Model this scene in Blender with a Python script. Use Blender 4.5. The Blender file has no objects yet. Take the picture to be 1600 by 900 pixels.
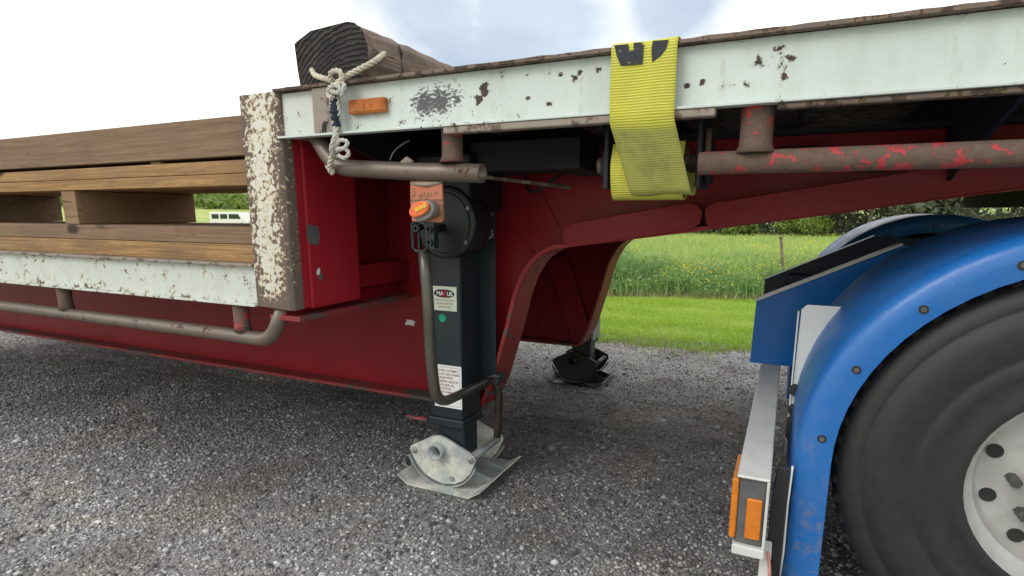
import bpy, math, random
import numpy as np
from mathutils import Vector, Matrix
R = math.radians
random.seed(7); rng = np.random.default_rng(7)
S = bpy.context.scene
COL = S.collection

# ------------------------------------------------------------------ camera
H = 1.10                         # eye height
YAW, PITCH = R(25.2), R(-11.2)
cam = bpy.data.objects.new('camera', bpy.data.cameras.new('camera'))
COL.objects.link(cam); S.camera = cam
cam.location = (0, 0, H)
cam.rotation_euler = (R(90) + PITCH, 0, YAW)
cam.data.sensor_width = 36; cam.data.lens = 20.25
cam.data.shift_x = -0.005; cam.data.shift_y = 0.0375
cam.data.clip_start = 0.02; cam.data.clip_end = 3000

# ------------------------------------------------------------------ world, sun, exposure
SUN_EL, SUN_AZ = 38, 205         # azimuth the light comes from (degrees, 0 = +Y, clockwise)
W = bpy.data.worlds.new('World'); S.world = W; W.use_nodes = True
wn, wl = W.node_tree.nodes, W.node_tree.links
wn.clear()
out = wn.new('ShaderNodeOutputWorld'); bg = wn.new('ShaderNodeBackground')
sky = wn.new('ShaderNodeTexSky'); sky.sky_type = 'NISHITA'; sky.sun_disc = False
sky.sun_elevation = R(SUN_EL); sky.sun_rotation = R(SUN_AZ)
tc = wn.new('ShaderNodeTexCoord'); mp = wn.new('ShaderNodeMapping')
mp.inputs['Location'].default_value = (0.35, 0.2, 0.1); mp.inputs['Scale'].default_value = (1, 1, 1.9)
n1 = wn.new('ShaderNodeTexNoise'); n1.inputs['Scale'].default_value = 1.9; n1.inputs['Detail'].default_value = 7
n1.inputs['Roughness'].default_value = 0.5; n1.inputs['Distortion'].default_value = 0.35
cr = wn.new('ShaderNodeValToRGB'); cr.color_ramp.elements[0].position = 0.36; cr.color_ramp.elements[1].position = 0.58
n2 = wn.new('ShaderNodeTexNoise'); n2.inputs['Scale'].default_value = 4.2; n2.inputs['Detail'].default_value = 6
cr2 = wn.new('ShaderNodeValToRGB')
def sky_dir(px, py):             # direction of a patch of thinner cloud
    f = Vector((-math.sin(YAW) * math.cos(PITCH), math.cos(YAW) * math.cos(PITCH), math.sin(PITCH))); r_ = Vector((math.cos(YAW), math.sin(YAW), 0)); u = r_.cross(f)
    return (f + r_ * ((px - 808) / 900) + u * ((510 - py) / 900)).normalized()
openings = None
for v_, rad_ in ((sky_dir(640, -20), .36), (sky_dir(830, 20), .30), (sky_dir(1040, -5), .14), (Vector((.3, -.6, .7)), .5), (Vector((.8, .2, .6)), .4), (Vector((-.7, -.2, .7)), .4)):
    dn = wn.new('ShaderNodeVectorMath'); dn.operation = 'DISTANCE'; wl.new(tc.outputs['Generated'], dn.inputs[0]); dn.inputs[1].default_value = v_
    mm = wn.new('ShaderNodeMath'); mm.operation = 'MULTIPLY_ADD'; mm.use_clamp = True; wl.new(dn.outputs['Value'], mm.inputs[0]); mm.inputs[1].default_value = -1 / rad_; mm.inputs[2].default_value = 1
    if openings is None: openings = mm.outputs[0]
    else:
        ma = wn.new('ShaderNodeMath'); ma.operation = 'MAXIMUM'; wl.new(openings, ma.inputs[0]); wl.new(mm.outputs[0], ma.inputs[1]); openings = ma.outputs[0]
thin = wn.new('ShaderNodeMath'); thin.operation = 'MULTIPLY_ADD'; wl.new(openings, thin.inputs[0]); thin.inputs[1].default_value = -.42; thin.inputs[2].default_value = .13
cov = wn.new('ShaderNodeMath'); cov.operation = 'ADD'; wl.new(n1.outputs['Fac'], cov.inputs[0]); wl.new(thin.outputs[0], cov.inputs[1])
cr2.color_ramp.elements[0].color = (4.5, 5.25, 6.3, 1); cr2.color_ramp.elements[0].position = .35
cr2.color_ramp.elements[1].color = (6.4, 7.1, 7.9, 1); cr2.color_ramp.elements[1].position = .65
mx0 = wn.new('ShaderNodeMixRGB'); mx0.inputs[0].default_value = 0.8     # thin grey-blue cloud over the clear sky
mx = wn.new('ShaderNodeMixRGB'); mx.inputs[2].default_value = (11.5, 11.5, 11.4, 1)
bg.inputs['Strength'].default_value = 0.104
wl.new(tc.outputs['Generated'], mp.inputs['Vector']); wl.new(mp.outputs[0], n1.inputs['Vector']); wl.new(mp.outputs[0], n2.inputs['Vector'])
wl.new(cov.outputs[0], cr.inputs[0]); wl.new(n2.outputs['Fac'], cr2.inputs[0])
wl.new(sky.outputs[0], mx0.inputs[1]); wl.new(cr2.outputs[0], mx0.inputs[2])
wl.new(cr.outputs[0], mx.inputs[0]); wl.new(mx0.outputs[0], mx.inputs[1])
wl.new(mx.outputs[0], bg.inputs['Color']); wl.new(bg.outputs[0], out.inputs['Surface'])

sl = bpy.data.lights.new('sun', 'SUN'); sl.energy = 1.0; sl.angle = R(28); sl.color = (1, 0.96, 0.9)
sun = bpy.data.objects.new('sun', sl); COL.objects.link(sun)
el, az = R(SUN_EL), R(SUN_AZ)
sdir = Vector((math.sin(az) * math.cos(el), math.cos(az) * math.cos(el), math.sin(el)))
sun.rotation_euler = (-sdir).to_track_quat('-Z', 'Y').to_euler()
S.view_settings.view_transform = 'Standard'; S.view_settings.look = 'None'
S.view_settings.exposure = 0.3; S.view_settings.gamma = 1.0; S.view_settings.use_curve_mapping = False
S.cycles.max_bounces = 6; S.cycles.diffuse_bounces = 4

# ------------------------------------------------------------------ helpers
FW = Vector((-math.sin(YAW) * math.cos(PITCH), math.cos(YAW) * math.cos(PITCH), math.sin(PITCH)))
RT = Vector((math.cos(YAW), math.sin(YAW), 0)); UP = RT.cross(FW)
def at(px, py, X=None, Y=None, Z=None):
    """point of the place seen at a pixel of the 1600x900 photograph, on the plane X=, Y= or Z="""
    d = FW + RT * ((px - 808) / 900) + UP * ((510 - py) / 900)
    t = X / d.x if X is not None else (Y / d.y if Y is not None else (Z - H) / d.z)
    return Vector((0, 0, H)) + d * t

def tag(o, label=None, cat=None, group=None, kind=None):
    if label: o['label'] = label
    if cat: o['category'] = cat
    if group: o['group'] = group
    if kind: o['kind'] = kind
    return o
def empty(name, loc, label, cat, group=None):
    o = bpy.data.objects.new(name, None); COL.objects.link(o); o.location = loc
    o.empty_display_size = .1
    return tag(o, label, cat, group)
def origin(o):
    v = Vector(o.location)
    p = o.parent
    while p: v += p.location; p = p.parent
    return v

class MB:
    """collects shapes in world coordinates and links them as one mesh object"""
    def __init__(s): s.v = []; s.f = []; s.sm = []
    def add(s, vs, fs, smooth=False):
        b = len(s.v); s.v += [tuple(p) for p in vs]
        s.f += [tuple(b + i for i in f) for f in fs]; s.sm += [smooth] * len(fs); return s
    def box(s, x0, x1, y0, y1, z0, z1):
        vs = [(x, y, z) for x in (x0, x1) for y in (y0, y1) for z in (z0, z1)]
        return s.add(vs, [(0, 1, 3, 2), (4, 6, 7, 5), (0, 4, 5, 1), (2, 3, 7, 6), (0, 2, 6, 4), (1, 5, 7, 3)])
    def prism(s, pts, vec, smooth=False):
        vec = Vector(vec); pts = [Vector(p) for p in pts]; n = len(pts)
        nrm = Vector((0, 0, 0))
        for i in range(n): nrm += pts[i].cross(pts[(i + 1) % n])
        if nrm.dot(vec) < 0: pts = pts[::-1]
        vs = pts + [p + vec for p in pts]
        fs = [tuple(range(n))[::-1], tuple(range(n, 2 * n))]
        s.add(vs, fs)
        b = len(s.v) - 2 * n
        for i in range(n):
            j = (i + 1) % n; s.f.append((b + i, b + j, b + n + j, b + n + i)); s.sm.append(smooth)
        return s
    def prism_xz(s, pts, y0, y1, smooth=False): return s.prism([(x, y0, z) for x, z in pts], (0, y1 - y0, 0), smooth)
    def prism_yz(s, pts, x0, x1, smooth=False): return s.prism([(x0, y, z) for y, z in pts], (x1 - x0, 0, 0), smooth)
    def tube(s, path, r, n=16, caps=True, hollow=0, rs=None):
        path = [Vector(p) for p in path]; m = len(path); b0 = len(s.v)
        t0 = (path[1] - path[0]).normalized()
        a = Vector((0, 0, 1)) if abs(t0.z) < .9 else Vector((1, 0, 0))
        u = t0.cross(a).normalized()
        def ring(rad):
            nonlocal u
            uu = u.copy(); out = []
            for i, p in enumerate(path):
                t = (path[min(i + 1, m - 1)] - path[max(i - 1, 0)]).normalized()
                uu = (uu - t * uu.dot(t)).normalized(); w = t.cross(uu)
                rr = rad * (rs[i] if rs else 1)
                out += [p + (uu * math.cos(2 * math.pi * k / n) + w * math.sin(2 * math.pi * k / n)) * rr for k in range(n)]
            return out
        vs = ring(r)
        fs = [(i * n + k, i * n + (k + 1) % n, (i + 1) * n + (k + 1) % n, (i + 1) * n + k) for i in range(m - 1) for k in range(n)]
        s.add(vs, fs, True)
        if hollow:
            vs2 = ring(r - hollow)
            s.add(vs2, [f[::-1] for f in fs], True)
            for i in (0, m - 1):
                o1, o2 = b0 + i * n, b0 + m * n + i * n
                for k in range(n):
                    q = (o1 + k, o1 + (k + 1) % n, o2 + (k + 1) % n, o2 + k)
                    s.f.append(q if i else q[::-1]); s.sm.append(False)
        elif caps:
            s.f.append(tuple(b0 + k for k in range(n))[::-1]); s.sm.append(False)
            s.f.append(tuple(b0 + (m - 1) * n + k for k in range(n))); s.sm.append(False)
        return s
    def build(s, name, mat, parent=None, bevel=0, label=None):
        o0 = origin(parent) if parent else Vector((0, 0, 0))
        me = bpy.data.meshes.new(name)
        me.from_pydata([(x - o0.x, y - o0.y, z - o0.z) for x, y, z in s.v], [], s.f)
        me.polygons.foreach_set('use_smooth', s.sm)
        if mat: me.materials.append(mat)
        me.update()
        o = bpy.data.objects.new(name, me); COL.objects.link(o)
        if parent: o.parent = parent
        if bevel:
            bv = o.modifiers.new('bevel', 'BEVEL'); bv.width = bevel; bv.segments = 2; bv.limit_method = 'ANGLE'; bv.angle_limit = R(40)
        if label: o['label'] = label
        return o

def smoothpath(pts, n=8):
    """Catmull-Rom through points"""
    P = [Vector(p) for p in pts]; P = [P[0] * 2 - P[1]] + P + [P[-1] * 2 - P[-2]]; out = []
    for i in range(1, len(P) - 2):
        for k in range(n):
            t = k / n; a, b, c, d = P[i - 1], P[i], P[i + 1], P[i + 2]
            out.append(.5 * ((2 * b) + (c - a) * t + (2 * a - 5 * b + 4 * c - d) * t * t + (3 * b - a - 3 * c + d) * t ** 3))
    out.append(P[-2]); return out
def arcpath(pts, rad, n=6):
    """polyline with rounded corners"""
    P = [Vector(p) for p in pts]; out = [P[0]]
    for i in range(1, len(P) - 1):
        a = (P[i - 1] - P[i]); b = (P[i + 1] - P[i]); d = min(rad, a.length * .48, b.length * .48)
        p0 = P[i] + a.normalized() * d; p2 = P[i] + b.normalized() * d
        for k in range(n + 1):
            t = k / n; out.append(p0 * (1 - t) ** 2 + P[i] * 2 * t * (1 - t) + p2 * t * t)
    out.append(P[-1]); return out

# ------------------------------------------------------------------ materials
class N:
    def __init__(s, name):
        s.m = bpy.data.materials.new(name); s.m.use_nodes = True
        s.t = s.m.node_tree; s.bsdf = s.t.nodes['Principled BSDF']
        s.co = s.new('ShaderNodeTexCoord').outputs['Object']
    def new(s, ty): return s.t.nodes.new(ty)
    def link(s, a, b): s.t.links.new(a, b)
    def val(s, sock, v):
        if hasattr(v, 'is_output'): s.link(v, sock)
        else: sock.default_value = v
    def noise(s, scale, detail=5, rough=.55, vec=None, stretch=None, dist=0):
        n = s.new('ShaderNodeTexNoise'); n.inputs['Scale'].default_value = scale; n.inputs['Detail'].default_value = detail
        n.inputs['Roughness'].default_value = rough; n.inputs['Distortion'].default_value = dist
        v = vec or s.co
        if stretch:
            m = s.new('ShaderNodeMapping'); m.inputs['Scale'].default_value = stretch; s.link(v, m.inputs[0]); v = m.outputs[0]
        s.link(v, n.inputs['Vector']); return n.outputs['Fac']
    def voro(s, scale, feature='F1', out='Distance', vec=None):
        n = s.new('ShaderNodeTexVoronoi'); n.feature = feature; n.inputs['Scale'].default_value = scale
        s.link(vec or s.co, n.inputs['Vector']); return n.outputs[out]
    def math(s, op, a, b=0., c=0.):
        n = s.new('ShaderNodeMath'); n.operation = op
        s.val(n.inputs[0], a); s.val(n.inputs[1], b); s.val(n.inputs[2], c); return n.outputs[0]
    def ramp(s, v, stops):
        n = s.new('ShaderNodeValToRGB'); e = n.color_ramp.elements
        while len(e) < len(stops): e.new(.5)
        for q, (p, c) in zip(e, stops):
            q.position = p; q.color = (c, c, c, 1) if not hasattr(c, '__len__') else (*c, 1)
        s.link(v, n.inputs[0]); return n.outputs[0]
    def step(s, v, a, b): return s.ramp(v, [(a, 0.), (b, 1.)])
    def mix(s, f, a, b, mode='MIX'):
        n = s.new('ShaderNodeMixRGB'); n.blend_type = mode
        for i, q in enumerate((f, a, b)):
            if hasattr(q, 'is_output'): s.link(q, n.inputs[i])
            elif i == 0: n.inputs[0].default_value = q
            else: n.inputs[i].default_value = (*q, 1)
        return n.outputs[0]
    def spots(s, lst, off, jit=.02):
        """sum of soft blobs at world points (x, y, z, radius, strength)"""
        nz = s.noise(30, 3); tot = None
        for x, y, z, r, k in lst:
            d = s.new('ShaderNodeVectorMath'); d.operation = 'DISTANCE'; s.link(s.co, d.inputs[0])
            d.inputs[1].default_value = (x - off.x, y - off.y, z - off.z)
            m = s.math('MULTIPLY_ADD', d.outputs['Value'], -1. / r, 1.)
            m = s.math('MULTIPLY', s.math('MAXIMUM', m, 0.), k)
            tot = m if tot is None else s.math('MAXIMUM', tot, m)
        return tot
    def xyz(s):
        n = s.new('ShaderNodeSeparateXYZ'); s.link(s.co, n.inputs[0]); return n.outputs
    def bump(s, h, strength=.3, dist=.002, normal=None):
        b = s.new('ShaderNodeBump'); b.inputs['Strength'].default_value = strength; b.inputs['Distance'].default_value = dist
        s.link(h, b.inputs['Height'])
        if normal is not None: s.link(normal, b.inputs['Normal'])
        s.link(b.outputs[0], s.bsdf.inputs['Normal']); return b.outputs[0]
    def done(s, col=None, rough=None, metal=0):
        if 'red' in s.m.name: s.bsdf.inputs['Specular IOR Level'].default_value = .25
        if col is not None:
            if hasattr(col, 'is_output'): s.link(col, s.bsdf.inputs['Base Color'])
            else: s.bsdf.inputs['Base Color'].default_value = (*col, 1)
        if rough is not None: s.val(s.bsdf.inputs['Roughness'], rough)
        s.val(s.bsdf.inputs['Metallic'], metal)
        return s.m

TR0 = Vector((-1.0, 2.7, 0.0))       # trailer's own origin on the ground
RUST_A, RUST_B = (.045, .028, .02), (.16, .095, .06)

def rusted(name, paint, amt, off=TR0, spots=None, scale=26, dirt=.5, rough=.42, stain=(.30, .17, .07), rustA=RUST_A, rustB=RUST_B, band=None, paintvar=.12, halo_k=.38, edges=None, primer=None):
    n = N(name)
    a = n.noise(scale, 9, .62, dist=.3); b = n.noise(scale * 3.3, 6, .7)
    v = n.math('ADD', n.math('MULTIPLY', a, .72), n.math('MULTIPLY', b, .28))
    v = n.math('ADD', v, amt - .5)
    if spots: v = n.math('ADD', v, n.spots(spots, off))
    if band is not None: v = n.math('ADD', v, band(n))
    v = n.math('ADD', v, n.math('MULTIPLY_ADD', n.noise(2.3, 3, .5), .22, -.11))
    if edges:                                   # rust gathers along the upper and lower edge of a rail
        zz = n.xyz()[2]; d0 = n.math('ABSOLUTE', n.math('ADD', zz, -edges[0])); d1 = n.math('ABSOLUTE', n.math('ADD', zz, -edges[1]))
        near = n.math('SUBTRACT', 1., n.step(n.math('MINIMUM', d0, d1), .0, .022)); v = n.math('ADD', v, n.math('MULTIPLY', near, .045))
    mask = n.step(v, .60, .625); halo = n.step(v, .545, .61)
    rust = n.mix(n.noise(60, 6, .7), rustA, rustB)
    big = n.noise(3.0, 5, .6); dk = n.noise(11, 6, .6, stretch=(1, 1, .35))
    pc = n.mix(n.math('MULTIPLY', n.step(big, .3, .75), paintvar * 2), paint, tuple(c * .55 for c in paint))
    pc = n.mix(n.math('MULTIPLY', n.step(dk, .5, .78), dirt), pc, tuple(.5 * c + .5 * d for c, d in zip(paint, (.16, .14, .11))))
    pc = n.mix(n.math('MULTIPLY', halo, halo_k), pc, stain)
    st = n.step(n.noise(34, 5, .6, stretch=(1, 1, .07)), .56, .74)
    pc = n.mix(n.math('MULTIPLY', n.math('MULTIPLY', st, n.step(a, .44, .58)), halo_k * 1.1), pc, stain)
    if primer:                                  # a rubbed patch down to grey primer with flaking rims
        pv = n.math('ADD', n.spots(primer, off), n.math('MULTIPLY_ADD', n.noise(95, 7, .75, stretch=(.8, 1, 1.3)), 2.0, -1.0))
        pc = n.mix(n.step(pv, .50, .54), pc, (.075, .078, .085))
    col = n.mix(mask, pc, rust)
    r = n.math('ADD', n.math('MULTIPLY', mask, .42), n.math('MULTIPLY_ADD', big, .15, rough - .05))
    h = n.math('MULTIPLY_ADD', mask, -1., n.math('MULTIPLY', n.noise(90, 4, .7), .35))
    h = n.math('MULTIPLY_ADD', n.noise(4.5, 3, .5), 2.6 if 'red' in name else .8, h)
    n.bump(h, .55, .0018)
    return n.done(col, r)

def plain(name, col, rough=.5, var=.25, scale=14, bump=.15, metal=0, dust=0, dustcol=(.22, .2, .17)):
    n = N(name); a = n.noise(scale, 6, .6); b = n.noise(scale * 6, 4, .7)
    c = n.mix(n.step(a, .3, .7), tuple(x * (1 - var) for x in col), tuple(min(1, x * (1 + var)) for x in col))
    if dust: c = n.mix(n.math('MULTIPLY', n.step(n.noise(scale * .6, 8, .7), .42, .72), dust), c, dustcol)
    n.bump(b, bump, .001)
    return n.done(c, n.math('MULTIPLY_ADD', a, .2, rough - .1), metal)

# chips seen along the white side rail (photo pixels -> place)
def sp(lst, Y):
    o = []
    for x, y, rp, k in lst:
        p = at(x, y, Y=Y); q = at(x + rp, y, Y=Y); o.append((p.x, p.y, p.z, (q - p).length, k))
    return o
rail_primer = sp([(664, 162, 40, .86), (688, 158, 42, .84), (712, 152, 34, .66), (648, 160, 24, .6), (735, 150, 20, .4)], 1.425)
rail_spots = sp([(700, 150, 30, .10), (640, 165, 24, .12), (756, 140, 13, .3), (748, 155, 10, .3), (898, 122, 16, .2), (906, 116, 12, .22), (1185, 98, 22, .24), (1218, 76, 16, .28),
                 (1222, 100, 18, .24), (1236, 92, 14, .22), (1097, 129, 10, .3), (1073, 133, 8, .3), (824, 155, 8, .26), (858, 162, 8, .26), (875, 117, 8, .26), (932, 112, 12, .2), (1170, 130, 12, .2),
                 (452, 168, 20, .2), (460, 155, 18, .16), (430, 150, 20, .2), (500, 165, 10, .2), (560, 195, 12, .16), (610, 155, 12, .2), (630, 188, 12, .16), (1225, 120, 12, .22), (1205, 90, 12, .2)], 1.425)
M = {}
M['white_rail'] = rusted('white rail paint chipped to rust', (.60, .665, .635), .455, spots=rail_spots, primer=rail_primer, edges=(1.337, 1.466), scale=44, dirt=.45, halo_k=.5, stain=(.34, .31, .24), rustA=(.03, .026, .028), rustB=(.10, .06, .05))
M['white_low'] = rusted('white paint with small rust chips', (.62, .655, .61), .50, edges=(.785, .915), scale=38, dirt=.45, halo_k=.5, stain=(.42, .32, .2))
def post_band(n):     # paint survives down the middle of the post, bare rust at its edges
    x, y, z = n.xyz()
    d = n.math('ABSOLUTE', n.math('ADD', n.math('MULTIPLY_ADD', z, -.015, x), 1.580 - 1.0 - 0.0 + .012))
    e = n.step(d, .02, .085)
    t = n.step(z, 1.36, 1.47); u = n.math('SUBTRACT', 1., n.step(z, .78, .86))
    return n.math('ADD', n.math('MULTIPLY', e, .14), n.math('ADD', n.math('MULTIPLY', t, .2), n.math('MULTIPLY', u, .16)))
M['post'] = rusted('cream white post paint flaking to rust', (.68, .665, .58), .54, halo_k=.85, scale=66, dirt=.35, stain=(.50, .33, .13), band=post_band, rustA=(.075, .058, .05), rustB=(.19, .14, .11))
M['rust'] = rusted('bare rusted steel', (.30, .25, .21), .56, scale=22, dirt=.6, rustA=(.085, .062, .05), rustB=(.20, .15, .12), stain=(.2, .13, .09), rough=.6)
M['rust_dark'] = rusted('dark rusted steel edge', (.16, .12, .1), .6, scale=25, rustA=(.035, .025, .02), rustB=(.12, .085, .065), rough=.65)
M['red'] = rusted('faded red chassis paint', (.265, .011, .020), .43, scale=11, dirt=.10, stain=(.12, .012, .015), rustA=(.03, .02, .02), rustB=(.07, .05, .045), rough=.36, paintvar=.25)
M['red_bright'] = rusted('red paint scuffed at the edges', (.38, .016, .030), .43, scale=16, dirt=.15, stain=(.1, .03, .03), rustA=(.03, .03, .03), rustB=(.10, .09, .08), rough=.4,
                         spots=sp([(489, 367, 17, .42)], 1.5) if False else None)
M['flange'] = rusted('scraped red flange with grey dirt', (.36, .03, .035), .515, scale=12, dirt=.9, stain=(.26, .13, .12), rustA=(.07, .055, .05), rustB=(.18, .15, .13), rough=.45, paintvar=.3)
M['flange_dust'] = rusted('dusty dark bottom flange', (.26, .025, .03), .55, scale=8, dirt=.6, stain=(.1, .06, .05), rustA=(.05, .045, .04), rustB=(.12, .105, .09), rough=.7)
M['red_pipe'] = rusted('red paint remnants on rusty pipe', (.46, .045, .055), .655, scale=30, dirt=.3, stain=(.3, .13, .10), rustA=(.075, .048, .038), rustB=(.19, .135, .11), rough=.5)
M['pipe'] = rusted('brown grey worn steel pipe', (.19, .15, .125), .50, scale=20, dirt=.6, stain=(.16, .085, .06), rustA=(.07, .043, .032), rustB=(.15, .10, .08), rough=.38)
M['pipe'].node_tree.nodes['Principled BSDF'].inputs['Metallic'].default_value = .35
M['orange'] = rusted('orange red primer on bracket', (.56, .19, .11), .575, scale=24, dirt=.5, stain=(.4, .2, .1), rustA=(.16, .08, .05), rustB=(.36, .2, .12), rough=.6)
M['dark'] = plain('dark underframe paint', (.010, .009, .015), .65, dust=.1, dustcol=(.03, .02, .025))
M['black'] = plain('blue black leg enamel', (.012, .021, .027), .40, .25, 7, .15, dust=.5, dustcol=(.038, .043, .044))
M['gear'] = plain('dark gearbox enamel', (.0055, .009, .012), .45, .2, 9, .1, dust=.1, dustcol=(.02, .022, .022))
M['black_foot'] = plain('black painted foot', (.012, .015, .014), .42, .2, 9, .1, dust=.25, dustcol=(.05, .055, .05))
M['grip'] = plain('worn dark steel grip', (.06, .05, .042), .35, .4, 12, .2, metal=.6)
M['handle'] = plain('worn grey crank tube', (.10, .098, .082), .36, .35, 7, .2, metal=.4, dust=.35, dustcol=(.12, .085, .05))
M['bolt'] = plain('zinc bolt', (.14, .145, .14), .4, .3, 40, .2, metal=.7)
M['zinc'] = plain('bright zinc bolt', (.42, .43, .42), .35, .3, 60, .3, metal=.5)
M['rubber'] = plain('black rubber', (.016, .016, .017), .7, .3, 30, .3, dust=.3, dustcol=(.06, .055, .05))
M['galv'] = None
n = N('galvanised steel with cream dust')
a = n.noise(9, 6, .6); b = n.noise(45, 5, .7)
c = n.mix(n.step(n.noise(7, 7, .7), .42, .62), (.42, .45, .45), (.80, .79, .68)); c = n.mix(n.math('MULTIPLY', n.step(b, .58, .75), .5), c, (.34, .31, .25))
c = n.mix(n.math('MULTIPLY', n.step(n.noise(22, 8, .75), .55, .68), .45), c, (.27, .22, .15)); c = n.mix(n.math('MULTIPLY', n.step(n.noise(60, 6, .75), .64, .68), .7), c, (.16, .14, .12))
n.bump(b, .4, .0015); M['galv'] = n.done(c, n.math('MULTIPLY_ADD', a, .3, .35), .25)
M['galv_grey'] = plain('grey galvanised steel', (.34, .37, .38), .5, .25, 14, .25, metal=.3, dust=.4, dustcol=(.42, .4, .33))
M['amber'] = plain('amber reflector', (.62, .19, .02), .22, .15, 60, .4)
M['amber_dirty'] = plain('weathered orange reflector', (.42, .12, .02), .35, .3, 50, .5, dust=.35, dustcol=(.45, .22, .08))
M['amber_lens'] = plain('orange red lamp lens', (.75, .17, .06), .3, .12, 20, .1)
M['led'] = plain('yellow lamp reflector cell', (.72, .42, .05), .3, .1, 20, .1)
M['grey_plastic'] = plain('grey plastic housing', (.20, .19, .17), .5, .2, 20, .1)
M['dark_grey'] = plain('dark grey panel', (.10, .105, .11), .5, .2, 20, .2, dust=.2)
M['blue'] = plain('blue truck paint', (.007, .145, .50), .2, .08, 3, .0, dust=.05)
n = N('dusty blue mudguard paint')
x, y, z = n.xyz(); lowd = n.math('SUBTRACT', 1., n.step(z, .1, .75)); sp_ = n.step(n.noise(26, 8, .75), .52, .64)
film = n.step(n.noise(5, 7, .65), .3, .75); scr = n.step(n.noise(50, 4, .7, stretch=(.2, 1, 2.5)), .66, .69)
c = n.mix(n.math('MULTIPLY', film, .16), (.008, .135, .45), (.16, .18, .19)); c = n.mix(n.math('MULTIPLY', n.math('MULTIPLY', lowd, sp_), .7), c, (.21, .19, .16)); c = n.mix(n.math('MULTIPLY', scr, .35), c, (.25, .33, .42))
chip = n.step(n.noise(70, 5, .7), .68, .70); c = n.mix(n.math('MULTIPLY', chip, .8), c, (.35, .36, .36))
n.bump(n.noise(2.5, 4, .5), .25, .012); M['blue_dusty'] = n.done(c, n.math('MULTIPLY_ADD', film, .3, .2))
M['blue_dark'] = plain('shaded blue plate', (.008, .012, .035), .4, .1, 3, .05)  # blue with the far ramp's shade put into the colour
M['white_gloss'] = plain('white truck paint with road dust', (.72, .73, .70), .3, .05, 6, .1, dust=.22, dustcol=(.40, .38, .33))
M['white_bar'] = rusted('white light bar paint with grit and chips', (.66, .67, .64), .40, off=Vector((.6, 2.7, 0)), scale=60, dirt=.7, halo_k=.4, stain=(.4, .36, .3))
M['navy'] = plain('navy cloth wrap', (.012, .02, .045), .8, .5, 60, .8)
M['wire'] = plain('pale wire', (.5, .5, .48), .4)
M['white_torn'] = plain('torn white sticker', (.75, .75, .72), .6, .1)
M['label'] = plain('pale green label', (.55, .62, .52), .5, .06, 30, 0)
M['label_white'] = plain('white warning label', (.78, .77, .76), .5, .05, 30, 0)
M['ink_black'] = plain('black ink', (.012, .012, .014), .5, .1, 30, 0)
M['ink_red'] = plain('red ink', (.42, .03, .05), .5, .1, 30, 0)
M['ink_brown'] = plain('faded red brown ink', (.26, .09, .09), .5, .1, 30, 0)
M['ink_white'] = plain('white ink', (.8, .8, .8), .5, .05, 30, 0)
M['green_dot'] = plain('green dot sticker', (.0, .30, .17), .5, .15, 60, 0)
M['tread'] = plain('tyre rubber', (.017, .017, .018), .6, .2, 45, .25, dust=.25, dustcol=(.045, .04, .037))
M['rim'] = plain('painted steel rim', (.50, .51, .50), .42, .1, 10, .1, dust=.55, dustcol=(.2, .15, .11))
M['glass'] = plain('dark window glass', (.02, .025, .03), .1, .1)
# weathered hardwood: grain along Y, end rings on the camera-side face
n = N('weathered hardwood baulk')
x, y, z = n.xyz()
g = n.noise(16, 8, .7, stretch=(5, .35, 5), dist=.6); g2 = n.noise(7, 8, .65, stretch=(1, .25, 1))
side = n.mix(n.step(g, .35, .68), (.085, .058, .048), (.36, .26, .21)); side = n.mix(n.math('MULTIPLY', n.step(g2, .4, .7), .6), side, (.16, .14, .12))
w = n.new('ShaderNodeTexWave'); w.wave_type = 'RINGS'; w.rings_direction = 'Y'; w.inputs['Scale'].default_value = 27
w.inputs['Distortion'].default_value = 6; w.inputs['Detail'].default_value = 4; w.inputs['Detail Scale'].default_value = 2.5; w.inputs['Detail Roughness'].default_value = .6
mpp = n.new('ShaderNodeMapping'); mpp.inputs['Location'].default_value = (-.10, .0, .16); n.link(n.co, mpp.inputs[0]); n.link(mpp.outputs[0], w.inputs['Vector'])
w.inputs['Scale'].default_value = 22; w.inputs['Distortion'].default_value = 5.; w.inputs['Detail Scale'].default_value = 1.6; w.inputs['Detail Roughness'].default_value = .75
ends = n.mix(n.math('MULTIPLY', n.step(w.outputs['Fac'], .45, 1.), n.step(n.noise(16, 8, .75), .38, .68)), (.034, .031, .031), (.15, .135, .115)); ends = n.mix(n.math('MULTIPLY', n.step(n.noise(7, 6), .48, .7), .8), ends, (.03, .027, .027))
geo = n.new('ShaderNodeNewGeometry'); sx = n.new('ShaderNodeSeparateXYZ'); n.link(geo.outputs['Normal'], sx.inputs[0])
isend = n.step(n.math('MULTIPLY', sx.outputs[1], -1.), .6, .75)
col = n.mix(isend, side, ends)
n.bump(n.mix(isend, g, w.outputs['Fac']), .9, .006); M['hardwood'] = n.done(col, .85)
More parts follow.
